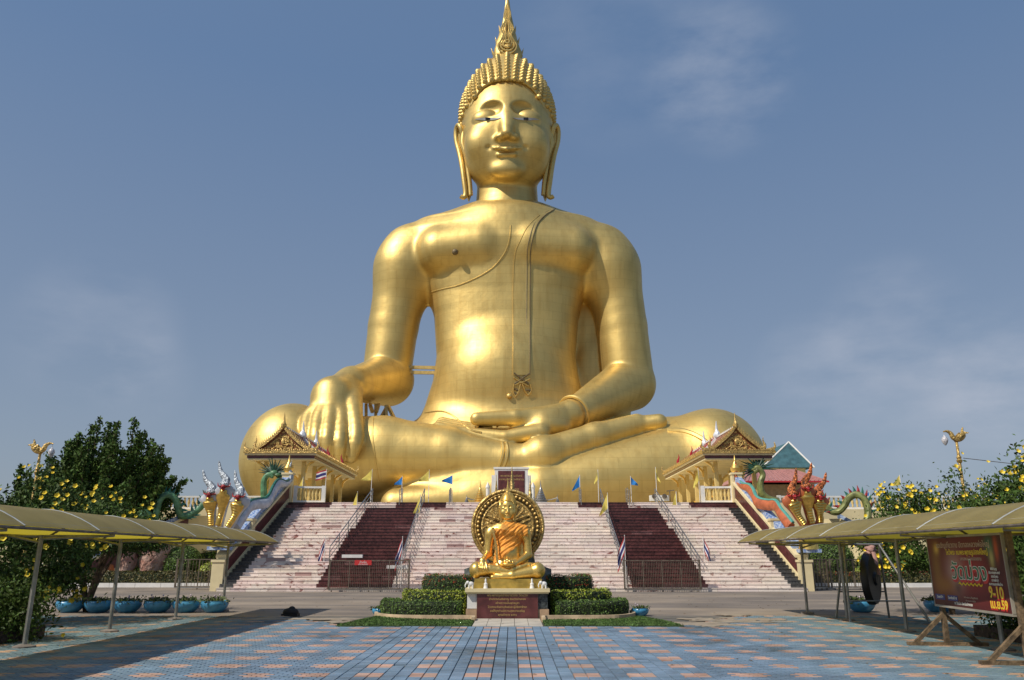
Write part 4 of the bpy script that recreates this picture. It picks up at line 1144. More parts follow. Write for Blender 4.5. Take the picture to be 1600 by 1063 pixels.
LEAFD = mat("hedge_leaf", (0.10, 0.175, 0.025), 0.55, var=0.25, scale=6, attr="tint")
LEAFY = mat("yellow_hedge_leaf", (0.32, 0.38, 0.035), 0.55, var=0.25, scale=6, attr="tint")
LEAFR = mat("red_flower", (0.50, 0.06, 0.02), 0.6, var=0.2, scale=6, attr="tint")
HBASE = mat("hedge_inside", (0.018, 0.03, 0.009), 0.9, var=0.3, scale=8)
def hedge(path, w, z0, h, label, leafm, n_per=950, red=0.0, group=None, ls=.027, rough=.03):
    p = crom([(x, y, z0 + h / 2) for x, y in path], 6)
    t = thing("hedge", label, "hedge", (0, 0, 0), 0, group)
    prof = [(.5, -.5), (.5, .3), (.4, .46), (.2, .5), (-.2, .5), (-.4, .46), (-.5, .3), (-.5, -.5)]
    L_ = sum(math.dist(a, b) for a, b in zip(p, p[1:]))
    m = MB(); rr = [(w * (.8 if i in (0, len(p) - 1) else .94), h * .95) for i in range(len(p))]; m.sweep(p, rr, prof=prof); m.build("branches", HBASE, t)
    n = int(L_ * (w + 2 * h) * n_per) + 200; C_, N_ = [], []
    cum = [0]
    for a, b in zip(p, p[1:]): cum.append(cum[-1] + math.dist(a, b))
    for k in range(n):
        s_ = rnd.uniform(0, L_); i = max(j for j in range(len(cum) - 1) if cum[j] <= s_); f = (s_ - cum[i]) / max(1e-6, cum[i + 1] - cum[i])
        a, b = Vector(p[i]), Vector(p[i + 1]); c = a.lerp(b, f); tg = (b - a).normalized(); sd_ = tg.cross(Vector((0, 0, 1)))
        q = rnd.random(); tot = w + 2 * h
        if q < w / tot: u, v, nn = rnd.uniform(-.5, .5), .5, Vector((0, 0, 1))
        else:
            sg = rnd.choice((-1, 1)); u, v, nn = .5 * sg, rnd.uniform(-.5, .46), sd_ * sg
        if abs(u) > .4 and v > .4: u *= .92; v *= .94
        cap = min(s_, L_ - s_)
        lump = .5 * math.sin(s_ * 9) * math.sin(v * 11 + s_ * 4) * rough + rnd.uniform(-rough, rough)
        pt = c + sd_ * (u * w) + Vector((0, 0, v * h)) + nn * lump
        C_.append(pt); N_.append(nn)
    # end caps
    for end, tg in ((Vector(p[0]), (Vector(p[0]) - Vector(p[1])).normalized()), (Vector(p[-1]), (Vector(p[-1]) - Vector(p[-2])).normalized())):
        sd_ = tg.cross(Vector((0, 0, 1)))
        for k in range(int(w * h * n_per * 1.3)): C_.append(end + sd_ * rnd.uniform(-.5, .5) * w + Vector((0, 0, rnd.uniform(-.5, .5) * h)) + tg * rnd.uniform(0, rough)); N_.append(tg)
    n = len(C_); mi = (rng.random(n) < red).astype(int)
    if red: mi &= (np.array([c.z for c in C_]) > z0 + h * .72)
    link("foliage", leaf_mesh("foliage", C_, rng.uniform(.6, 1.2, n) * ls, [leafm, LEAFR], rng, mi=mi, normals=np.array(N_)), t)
    return t
HG = "clipped hedges around the small statue"
hedge([(-1.45, 23.55), (-2.5, 23.6), (-3.2, 23.85), (-3.6, 24.5), (-3.7, 25.4)], .55, 0.03, .45, "low dark green clipped hedge left of the pedestal, front tier", LEAFD, group=HG)
hedge([(-1.4, 24.45), (-2.4, 24.5), (-2.9, 24.8), (-3.15, 25.6)], .5, 0.03, .68, "yellow green clipped hedge left of the pedestal, middle tier", LEAFY, group=HG, n_per=800, ls=.033, rough=.045)
hedge([(-1.3, 25.3), (-2.1, 25.35), (-2.5, 25.7), (-2.6, 26.3)], .5, 0.03, 1.13, "dark clipped hedge dotted with red blossoms, left of the statue, back tier", LEAFD, red=.22, group=HG, rough=.04)
hedge([(1.25, 23.55), (2.3, 23.6), (2.9, 23.85), (3.15, 24.5), (3.25, 25.4)], .55, 0.03, .46, "low dark green clipped hedge right of the pedestal, front tier", LEAFD, group=HG)
hedge([(1.2, 24.45), (2.2, 24.5), (2.65, 24.8), (2.8, 25.6)], .5, 0.03, .70, "yellow green clipped hedge right of the pedestal, middle tier", LEAFY, group=HG, n_per=800, ls=.033, rough=.045)
hedge([(1.1, 25.3), (1.9, 25.35), (2.25, 25.7), (2.3, 26.3)], .5, 0.03, 1.12, "dark clipped hedge dotted with red blossoms, right of the statue, back tier", LEAFD, red=.22, group=HG, rough=.04)
for s_, pth in ((-1, [(-1.05, 22.35), (-1.08, 23.0), (-1.35, 23.12), (-2.5, 23.15), (-3.35, 23.4), (-3.95, 24.2), (-4.1, 25.4)]), (1, [(.86, 22.35), (.88, 23.0), (1.2, 23.12), (2.4, 23.15), (3.1, 23.4), (3.55, 24.2), (3.65, 25.4)])):
    m = MB(); m.sweep(crom([(x, y_, .07) for x, y_ in pth], 5), [(.045, .07)] * 31, prof=[(-1, -1), (1, -1), (1, 1), (-1, 1)])
    o = m.build("kerb", mat("cream_kerb", (.60, .45, .28), .8, var=.15, scale=4)); o['kind'] = 'structure'
m = MB(); m.b2((-3.9, 23.7, -.02), (3.5, 27.5, .04)); m.build("planting_bed", LAWN, kind='structure')

# wheel behind the statue ---------------------------------------------
wh = thing("wheel_halo", "golden openwork wheel standing behind the small statue", "halo", (SX, 25.0, 2.62))
R0 = 1.09
def ringpts(r, n=49, y=0): return [(r * math.cos(a), y, r * math.sin(a)) for a in np.linspace(0, 2 * math.pi, n)]
for nm, r, t_ in (("outer_rim", R0, .055), ("middle_rim", R0 - .08, .03), ("inner_rim", R0 - .30, .045)):
    m = MB(); m.sweep(ringpts(r), [(t_, t_ * 1.2)] * 49, 8, up=(0, 1, 0)); m.build(nm, ORN, wh, True)
m = MB(); m.lathe((0, 0, 0), [(R0 - .26, -.01), (R0 - .04, -.01), (R0 - .04, .01), (R0 - .26, .01)], 48); m.v = [(x, z, y_) for x, y_, z in m.v]; m.build("rim_plate", mat("dark_gold", (.16, .10, .03), .5, .6), wh)
for k in range(44):
    a = 2 * math.pi * k / 44; m = MB(); m.ell((0, 0, 0), (.052, .045, .052), 8, 6) if k == 0 else None
    if k == 0: bead = m.mesh("bead", ORN, True)
    o = link("bead", bead, wh); o.location = ((R0 - .165) * math.cos(a), -.05, (R0 - .165) * math.sin(a))
lobe = [(0.10, -.03), (.28, -.06), (.50, -.20), (.66, -.30), (.80, -.26), (.74, -.14), (.82, 0), (.74, .14), (.80, .26), (.66, .30), (.50, .20), (.28, .06), (.10, .03)]
for k in range(8):
    a = math.pi / 4 * k; ca_, sa_ = math.cos(a), math.sin(a)
    m = MB(); m.prism(lobe, lambda u, v: (u * ca_ - v * sa_, -.03, u * sa_ + v * ca_), lambda u, v: (u * ca_ - v * sa_, .03, u * sa_ + v * ca_))
    for j in range(3):
        w_ = crom([(.25, 0), (.45, (j - 1) * .10), (.70, (j - 1) * .22)], 4); m.sweep([(u * ca_ - v * sa_, -.045, u * sa_ + v * ca_) for u, v in w_], [.022] * len(w_), 5, up=(0, 1, 0))
    for j in range(14):
        u, v = .3 + .48 * rnd.random(), 0; v = rnd.uniform(-.22, .22) * (u / .75); m.ell((u * ca_ - v * sa_, -.035, u * sa_ + v * ca_), (.028, .02, .028), 6, 4)
    m.build("spoke", ORN, wh, True, 40)
m = MB(); m.box((0.0, 0, -1.5), (.5, .2, 1.1)); m.build("support", ORN, wh)
m = MB(); m.prism([(.32, .12), (.62, .22), (.70, .32), (.55, .36), (.30, .24)], lambda x, z: (x, .06, z), lambda x, z: (x, .075, z)); tag(m.build("cloth", FR), "bright red cloth tied behind the wheel, right of the statue's face", "cloth").location = (SX, 25.0, 2.55)
m = MB(); m.prism([(-.68, .30), (-.38, .12), (-.30, .2), (-.5, .33)], lambda x, z: (x, .06, z), lambda x, z: (x, .075, z)); tag(m.build("cloth", FW), "white cloth tied behind the wheel, left of the statue's face", "cloth").location = (SX, 25.0, 2.55)
GRYP = mat("grey_panel", (.20, .23, .22), .4, var=.3, scale=6)
ds = thing("screen_base", "grey marble screen with notched corners behind the small statue", "screen", (SX, 25.35, 0))
for s_ in (-1, 1):
    pg = [(s_ * .3, .8), (s_ * .78, .8), (s_ * .86, 1.0), (s_ * .80, 1.15), (s_ * .86, 1.35), (s_ * .84, 1.62), (s_ * .72, 1.78), (s_ * .3, 1.78)]
    m = MB(); m.prism(pg, lambda x, z: (x, 0, z), lambda x, z: (x, .12, z)); m.build("panel", GRYP, ds)
    m = MB(); m.prism([(s_ * .86, .5), (s_ * 1.36, .5), (s_ * 1.36, 1.34), (s_ * 1.05, 1.45), (s_ * .86, 1.45)], lambda x, z: (x, .15, z), lambda x, z: (x, .27, z)); m.build("panel", GRYP, ds)
m = MB(); m.box((0, .2, .4), (2.7, .5, .8)); m.build("base", CONC, ds)
for px, top, bot, lb in ((800, 724, 790, "tallest golden flame spire, rising above the wheel"), (775, 742, 790, "golden flame spire left behind the wheel"), (829, 742, 800, "golden flame spire right behind the wheel")):
    a, b = P(px, 870, 26.2), P(px, top, 26.2)
    H = b[2] - .8; m = MB()
    pr = [(.12, 0), (.10, H * .6)]
    w0 = .13 if px != 800 else .16
    for k in range(9): f = k / 9; pr += [(w0 * (1 - f) * (1.0), H * (.62 + .36 * f)), (w0 * (1 - f) * .72, H * (.62 + .36 * f) + .035)]
    pr += [(.005, H)]
    m.lathe((a[0], 26.2, .8), pr, 12, mod=lambda q, i: 1 + .14 * math.cos(4 * q))
    tag(m.build("flame_spire", ORN, None, True, 50), lb, "spire", "golden spires behind the wheel")
m = MB(); m.box((SX, 26.2, .4), (2.0, .5, .8)); tag(m.build("spire_base", CONC), "low concrete block carrying the golden spires behind the screen", "plinth")

# ------------------------------------------------------------------ pots
PB = mat("blue_glaze", (0.07, 0.30, 0.52), 0.3, var=0.12, scale=5)
potprof = [(.22, 0), (.25, .015), (.33, .08), (.40, .17), (.43, .25), (.425, .30), (.40, .335), (.405, .355), (.38, .36), (.36, .33), (.35, .30)]
pm = MB(); pm.lathe((0, 0, 0), potprof, 24); pot_me = pm.mesh("bowl", PB, True, 40)
POTL = [(126, "blue bowl planter farthest left in the row, under leafy greens"), (167, "second blue planter from the left, tall purple sprig"), (209, "third blue planter in the row, with a yellow stain on its side"), (253, "fourth blue planter from the left, just before the canopy post"), (295, "fifth blue planter, leaves spilling towards its right neighbour"), (337, "last blue planter on the right end of the left row")]
LG = mat("pot_leaf", (0.10, 0.14, 0.035), 0.6, var=0.3, scale=6, attr="tint"); FLW = mat("pale_petal", (.6, .5, .6), .6)
def pot(x, y_, label, s=1.0, group="blue planters on the courtyard", n=260):
    t = thing("planter", label, "planter", (x, y_, 0), rnd.uniform(0, 6), group); t.scale = (s, s, s)
    link("bowl", pot_me, t)
    m = MB(); m.lathe((0, 0, .28), [(.37, 0), (.37, .03)], 16); m.build("soil", LAWN, t)
    C_ = np.stack([rng.normal(0, .20, n).clip(-.46, .46), rng.normal(0, .20, n).clip(-.46, .46), np.abs(rng.normal(.36, .05, n))], 1)
    link("plants", leaf_mesh("plants", C_, rng.uniform(.04, .075, n), LG, rng), t, kind="stuff")
    m = MB()
    for k in range(3): a, b, c = rnd.uniform(-.2, .2), rnd.uniform(-.2, .2), rnd.uniform(.44, .56); m.tube((a, b, .3), (a, b, c), .006, seg=4); m.ell((a, b, c), (.03, .03, .03), 6, 4)
    m.build("flower", FLW, t, kind="stuff")
for px, lb in POTL: g = G(px, 955 + (px - 126) * .008); pot(g[0], 26.4, lb)
g = G(598, 961); pot(g[0], 24.9, "small blue planter at the left end of the clipped hedges", .62, None)
pot(3.85, 24.9, "small blue planter half hidden at the right end of the clipped hedges", .62, None)
g = G(1337, 955); pot(g[0], 26.6, "blue planter standing right behind the canopy post and the gong frame")
g = G(1455, 955); pot(g[0], 26.6, "blue planter at far right seen behind the billboard's edge")
m = MB(); m.ell((0, 0, .16), (.36, .25, .19), 14, 8, .04, rnd); m.ell((.05, 0, .27), (.17, .15, .14), 10, 6, .05, rnd); m.box((0, 0, .06), (.7, .5, .12)); g = G(460, 962)
o = tag(m.build("black_bag", mat("black_plastic", (.012, .01, .01), .7, var=.1), None, True, 50), "lumpy black bundle lying alone on the courtyard", "bag"); o.location = (g[0], 24.6, 0); o.scale = (.68, .68, .72)

# ------------------------------------------------------------------ barrel-roofed canopies
def canopy_mat():
    m = bpy.data.materials.new("yellow_sheet"); m.use_nodes = True
    n, l = m.node_tree.nodes, m.node_tree.links; b = n["Principled BSDF"]; o_ = n["Material Output"]
    b.inputs['Base Color'].default_value = (0.36, 0.29, 0.14, 1); b.inputs['Roughness'].default_value = .42
    t = n.new("ShaderNodeBsdfTranslucent"); t.inputs['Color'].default_value = (0.95, 0.85, 0.22, 1)
    mx = n.new("ShaderNodeMixShader"); mx.inputs['Fac'].default_value = .55
    tc_ = n.new("ShaderNodeTexCoord"); nn = n.new("ShaderNodeTexNoise"); nn.inputs['Scale'].default_value = 1.6; nn.inputs['Detail'].default_value = 6
    r = n.new("ShaderNodeValToRGB"); r.color_ramp.elements[0].position = .3; r.color_ramp.elements[1].position = .7; r.color_ramp.elements[0].color = (.27, .22, .11, 1); r.color_ramp.elements[1].color = (.40, .33, .17, 1)
    l.new(tc_.outputs['Object'], nn.inputs['Vector']); l.new(nn.outputs['Fac'], r.inputs['Fac']); l.new(r.outputs['Color'], b.inputs['Base Color'])
    l.new(b.outputs[0], mx.inputs[1]); l.new(t.outputs[0], mx.inputs[2]); l.new(mx.outputs[0], o_.inputs['Surface'])
    return m
SHEET = canopy_mat()
RIBM = mat("pale_rib", (.50, .50, .45), .4, .4)
POSTC = mat("galvanised_post", (.32, .31, .28), .45, .6, var=.15, scale=5)
def canopy(side, y_end, label, posts, xe=7.8, ne=8):
    t = thing("canopy", label, "canopy", (side * xe, y_end, 0), 0, "barrel roofed canopies along the plaza")
    Wc, Hc, Z0, PT = 2.3, .50, 2.14, 2.35
    def arc(f, dz=0): return (side * f * Wc, Z0 + Hc * math.sin(math.pi * (.06 + .90 * f)) ** .9 - .07 + dz)
    fs_ = np.linspace(0, 1, 13)
    for k in range(ne):
        y1, y0 = -k * PT - .01, -(k + 1) * PT + .01
        m = MB(); V = []
        for yy in (y0, y1):
            for dz in (0, .006):
                V += [(arc(f)[0], yy, arc(f)[1] + dz) for f in fs_]
        n = 13; F_ = []
        for i in range(12): F_ += [(i, i + 1, 2 * n + i + 1, 2 * n + i), (n + i + 1, n + i, 3 * n + i, 3 * n + i + 1)]
        F_ += [(0, 2 * n, 3 * n, n), (n - 1, 2 * n - 1, 4 * n - 1, 3 * n - 1)]
        m.add(V, F_); m.build("roof_sheet", SHEET, t, True, 40)
    for k in range(ne + 1):
        m = MB(); m.sweep([(arc(f)[0], -k * PT, arc(f)[1] + .008) for f in fs_], [(.022, .012)] * 13, 6); m.build("roof_rib", RIBM, t, True)
        m = MB(); m.sweep([(arc(f)[0], -k * PT, arc(f)[1] - .025) for f in fs_], [(.02, .018)] * 13, 6); m.build("under_rib", IRON, t, True)
    for f, r in ((0, .028), (1, .028), (.33, .018), (.66, .018)):
        a = arc(f); m = MB(); m.tube((a[0], 0, a[1] - .03), (a[0], -ne * PT, a[1] - .03), r, seg=6); m.build("purlin", IRON, t)
    m = MB(); a = arc(.04); m.tube((a[0] + side * .03, 0, a[1] + .012), (a[0] + side * .03, -ne * PT, a[1] + .012), .010, seg=5); m.build("edge_strip", RIBM, t)
    for yy in posts:
        px_ = side * ((9.35 if side < 0 else 9.15) - xe); y_ = yy - y_end
        m = MB(); m.tube((px_, y_, 0), (px_, y_, 2.12), .045, seg=10); p_ = m.build("post", POSTC, t, True)
        m = MB(); m.tube((px_, y_, 2.05), (side * .1, y_, Z0 - .03), .028, seg=6); m.tube((px_, y_, 1.98), (side * 2.2, y_, Z0 - .03), .028, seg=6); m.tube((side * .1, y_, Z0 - .03), (side * 2.2, y_, Z0 - .03), .02, seg=6); m.build("bracket", POSTC, p_, True)
        m = MB(); m.lathe((px_, y_, 0), [(.20, 0), (.20, .06), (.10, .09)], 12); m.build("footing", GREYST, p_)
canopy(-1, 27.0, "left barrel canopy of yellowish sheet beside the row of blue planters", [27.05 - .3, 23.05, 19.35, 16.05, 12.6])
canopy(1, 26.5, "right barrel canopy of yellowish sheet above the billboard", [25.65, 22.65, 19.3, 15.6, 12.3], xe=7.4)

# ------------------------------------------------------------------ billboard
bA, bB = Vector((8.45, 16.5, 0)), Vector((8.2, 13.55, 0)); dB = bB - bA; Lb = dB.length
bb = thing("billboard", "festival billboard in red and gold on wooden A-frame legs, right foreground", "billboard", tuple(bA), math.atan2(dB.y, dB.x))
WOOD = mat("rough_wood", (.17, .115, .065), .85, var=.3, scale=9, bump=.4, bscale=25)
BRED = bpy.data.materials.new("printed_sheet"); BRED.use_nodes = True
n_, l_ = BRED.node_tree.nodes, BRED.node_tree.links
t_ = n_.new("ShaderNodeTexCoord"); v_ = n_.new("ShaderNodeVertexColor"); v_.layer_name = "tint"; l_.new(v_.outputs['Color'], n_["Principled BSDF"].inputs['Base Color']); n_["Principled BSDF"].inputs['Roughness'].default_value = .65
# local frame: x along the board, -y faces the plaza?  (board normal is local -y after the turn)
zb, zt = .80, 2.06
# printed ground: a grid of coloured cells blended corner by corner
NX, NZ = 60, 28
V = [(Lb * i / NX, 0.0, zb + (zt - zb) * j / NZ) for j in range(NZ + 1) for i in range(NX + 1)]
F_ = [(j * (NX + 1) + i, j * (NX + 1) + i + 1, (j + 1) * (NX + 1) + i + 1, (j + 1) * (NX + 1) + i) for j in range(NZ) for i in range(NX)]
me = bpy.data.meshes.new("print"); me.from_pydata(V, [], F_); me.materials.append(BRED)
at = me.color_attributes.new("tint", 'FLOAT_COLOR', 'POINT'); cols = []
def blob(u, v, cu, cv_, ru, rv): return math.exp(-(((u - cu) / ru) ** 2 + ((v - cv_) / rv) ** 2))
for j in range(NZ + 1):
    for i in range(NX + 1):
        u, v = i / NX, j / NZ
        c = np.array([.10, .008, .008])
        c = c + np.array([.20, .02, .015]) * blob(u, v, .55, .5, .28, .30)
        c = c * (1 - .75 * blob(u, v, .9, .8, .12, .6)) * (1 - .5 * blob(u, v, .3, .0, .5, .12))
        c = c + (np.array([.50, .36, .30]) - c) * min(1, .7 * blob(u, v, .36, .50, .11, .26))
        c = c + (np.array([.24, .12, .015]) - c) * min(1, .8 * blob(u, v, .11, .52, .07, .34)) 
        c = c + (np.array([.65, .42, .08]) - c) * min(1, 1.0 * blob(u, v, .135, .84, .035, .07))
        c = c + (np.array([.30, .12, .02]) - c) * min(1, .9 * blob(u, v, .20, .30, .16, .13))
        c = c + (np.array([.02, .16, .10]) - c) * min(1, .9 * blob(u, v, .84, .86, .05, .12))
        c = c + (np.array([.50, .42, .14]) - c) * min(1, .9 * blob(u, v, .855, .70, .025, .12))
        c = c + (np.array([.50, .08, .02]) - c) * min(1, .9 * blob(u, v, .92, .82, .022, .16))
        c = c + (np.array([.0, .0, .0]) - c) * min(1, .5 * blob(u, v, .38, .28, .04, .08))
        cols.extend([*np.clip(c, 0, 1), 1])
at.data.foreach_set('color', cols)
pr_ = link("print", me, bb)
m = MB(); m.b2((0, .004, zb), (Lb, .03, zt)); m.build("board", WOOD, bb)
def board_text(s_, size, m_, u, v, off=0.0, lay=0, sx=1.0): return txt(s_, size, m_, pr_, (Lb * u, -.004 - lay * .0025, zb + (zt - zb) * v), ext=.0008, off=off, sx=sx)
TW = mat("print_white", (.72, .70, .62), .5, var=.02); TG = mat("print_green", (.01, .13, .05), .5, var=.02); TY = mat("print_yellow", (.75, .55, .03), .5, var=.02); TR = mat("print_red", (.55, .02, .02), .5, var=.02); TN = mat("print_navy", (.02, .03, .16), .5, var=.02); TP = mat("print_pale", (.45, .33, .25), .5, var=.02)
board_text("วัดม่วง", .40, TR, .56, .47, .022, 0, 1.25); board_text("วัดม่วง", .40, TW, .55, .50, .014, 1, 1.25); board_text("วัดม่วง", .40, TG, .55, .50, .002, 2, 1.25)
board_text("ขอเชิญเที่ยวงาน ปิดทองหลวงพ่อใหญ่", .135, TP, .50, .885, .001, 0, 1.05)
board_text("ไหว้พระ ชมพระพุทธรูปองค์ใหญ่", .125, TY, .55, .78, .002, 0, 1.05)
board_text("มหรสพสมโภชตลอดงาน", .085, TP, .60, .69, .001)
board_text("9-10", .27, TR, .85, .235, .022, 0, 1.0); board_text("9-10", .27, TY, .85, .245, .006, 1, 1.0)
board_text("เม.ย.59", .20, TR, .86, .085, .02, 0, 1.0); board_text("เม.ย.59", .20, TY, .86, .095, .006, 1, 1.0)
for i, s_ in enumerate(("พิธีทำบุญ", "ตักบาตรพระสงฆ์", "สรงน้ำพระ", "ถวายผ้าป่า", "ชมการแสดงพื้นบ้าน")): board_text(s_, .058, TW, .86, .56 - i * .05, .001)
m = MB()
for u0, u1 in ((.03, .17), (.21, .35)): m.b2((Lb * u0, -.004, zb + .10), (Lb * u1, -.001, zb + .20))
m.build("label_bar", TN, pr_)
board_text("วันเสาร์ที่ 9", .062, TW, .10, .118, .001, 1); board_text("วันอาทิตย์ที่ 10", .062, TW, .28, .118, .001, 1)
board_text("เวลา ๐๗.๐๐ น. ทำบุญตักบาตร", .045, TP, .53, .15, .0005); board_text("เวลา ๑๙.๐๐ น. ชมลิเก", .045, TP, .52, .105, .0005)
board_text("ณ วัดม่วง จังหวัดอ่างทอง", .07, TW, .42, .05, .001)
for s_ in range(9):
    m = MB(); pass
m = MB(); w_ = [(Lb * (.40 + .30 * k / 24), -.003, zb + (zt - zb) * (.335 + .018 * math.sin(k * 1.6))) for k in range(25)]; m.sweep(w_, [.012] * 25, 4, up=(0, 1, 0)); m.build("flame_stroke", TY, pr_)
m = MB()
for z_ in (zb - .02, zt + .02): m.box((Lb / 2, .02, z_), (Lb, .06, .04))
for x in (0.01, Lb - .01): m.box((x, .02, (zb + zt) / 2), (.03, .05, zt - zb))
m.build("edge_frame", mat("grey_wood", (.30, .27, .22), .8), bb)
for x in (.10, Lb + .05):
    m = MB(); m.box((x, .09, (zt + .1) / 2), (.10, .08, zt + .1)); leg = m.build("leg", WOOD, bb)
    m = MB(); m.bar((x, .09 - .62, .06), (x, .09, .62), .07); m.bar((x, .09 + .62, .06), (x, .09, .62), .07); m.build("brace", WOOD, leg)
    m = MB(); m.box((x, .09, .05), (.12, 1.5, .09)); m.build("foot", WOOD, leg)

# ------------------------------------------------------------------ gong frame
gc = G(1372, 972); gx, gy = gc[0] + .1, 22.9
gf = thing("gong_stand", "tubular A-frame stand under the right canopy holding a black gong", "stand", (gx, gy, 0))
m = MB(); m.tube((-.75, .1, 2.05), (.45, .1, 2.05), .03); m.build("top_bar", POSTC, gf, True)
for x, dy in ((-.65, -.75), (-.65, .75), (.35, -.75), (.35, .75)):
    m = MB(); m.tube((x, .1, 2.05), (x * 1.0 + (-.4 if x < 0 else .75) * (1 if dy < 0 else .45), dy, 0), .032); m.build("leg", POSTC, gf, True)
for z_ in (.55,): 
    m = MB(); m.tube((-.85, -.4, z_), (.75, -.45, z_), .02); m.tube((-.7, .6, .75), (.6, .6, .75), .02); m.build("cross_bar", POSTC, gf, True)
gg = thing("hanging_gong", "large black hanging gong with a bossed face, tied with pink ribbon", "gong", (gx + .02, gy, 1.12), math.radians(52))
m = MB(); m.lathe((0, 0, 0), [(.05, -.14), (.16, -.12), (.2, -.06), (.66, -.05), (.70, .02), (.70, .14), (.66, .15), (.64, .06), (.02, .05)], 32); m.v = [(x, z_, y_) for x, y_, z_ in m.v]; m.f = [f[::-1] for f in m.f]
m.build("disc", mat("black_lacquer", (.012, .010, .010), .45, var=.2), gg, True, 40)
m = MB()
for k in range(7): m.ell((rnd.uniform(-.12, .12), rnd.uniform(-.1, .1), .74 + rnd.uniform(-.08, .10)), (.12, .10, .07), 8, 6, .1, rnd)
m.sweep(crom([(-.1, -.12, .72), (-.18, -.2, .4), (-.15, -.22, .1)], 4), [(.06, .02)] * 9, 6); m.build("ribbon", mat("pink_ribbon", (.42, .24, .20), .8), gg, True)
m = MB(); m.tube((0, 0, .66), (0, 0, .93), .012); m.build("cord", IRON, gg)
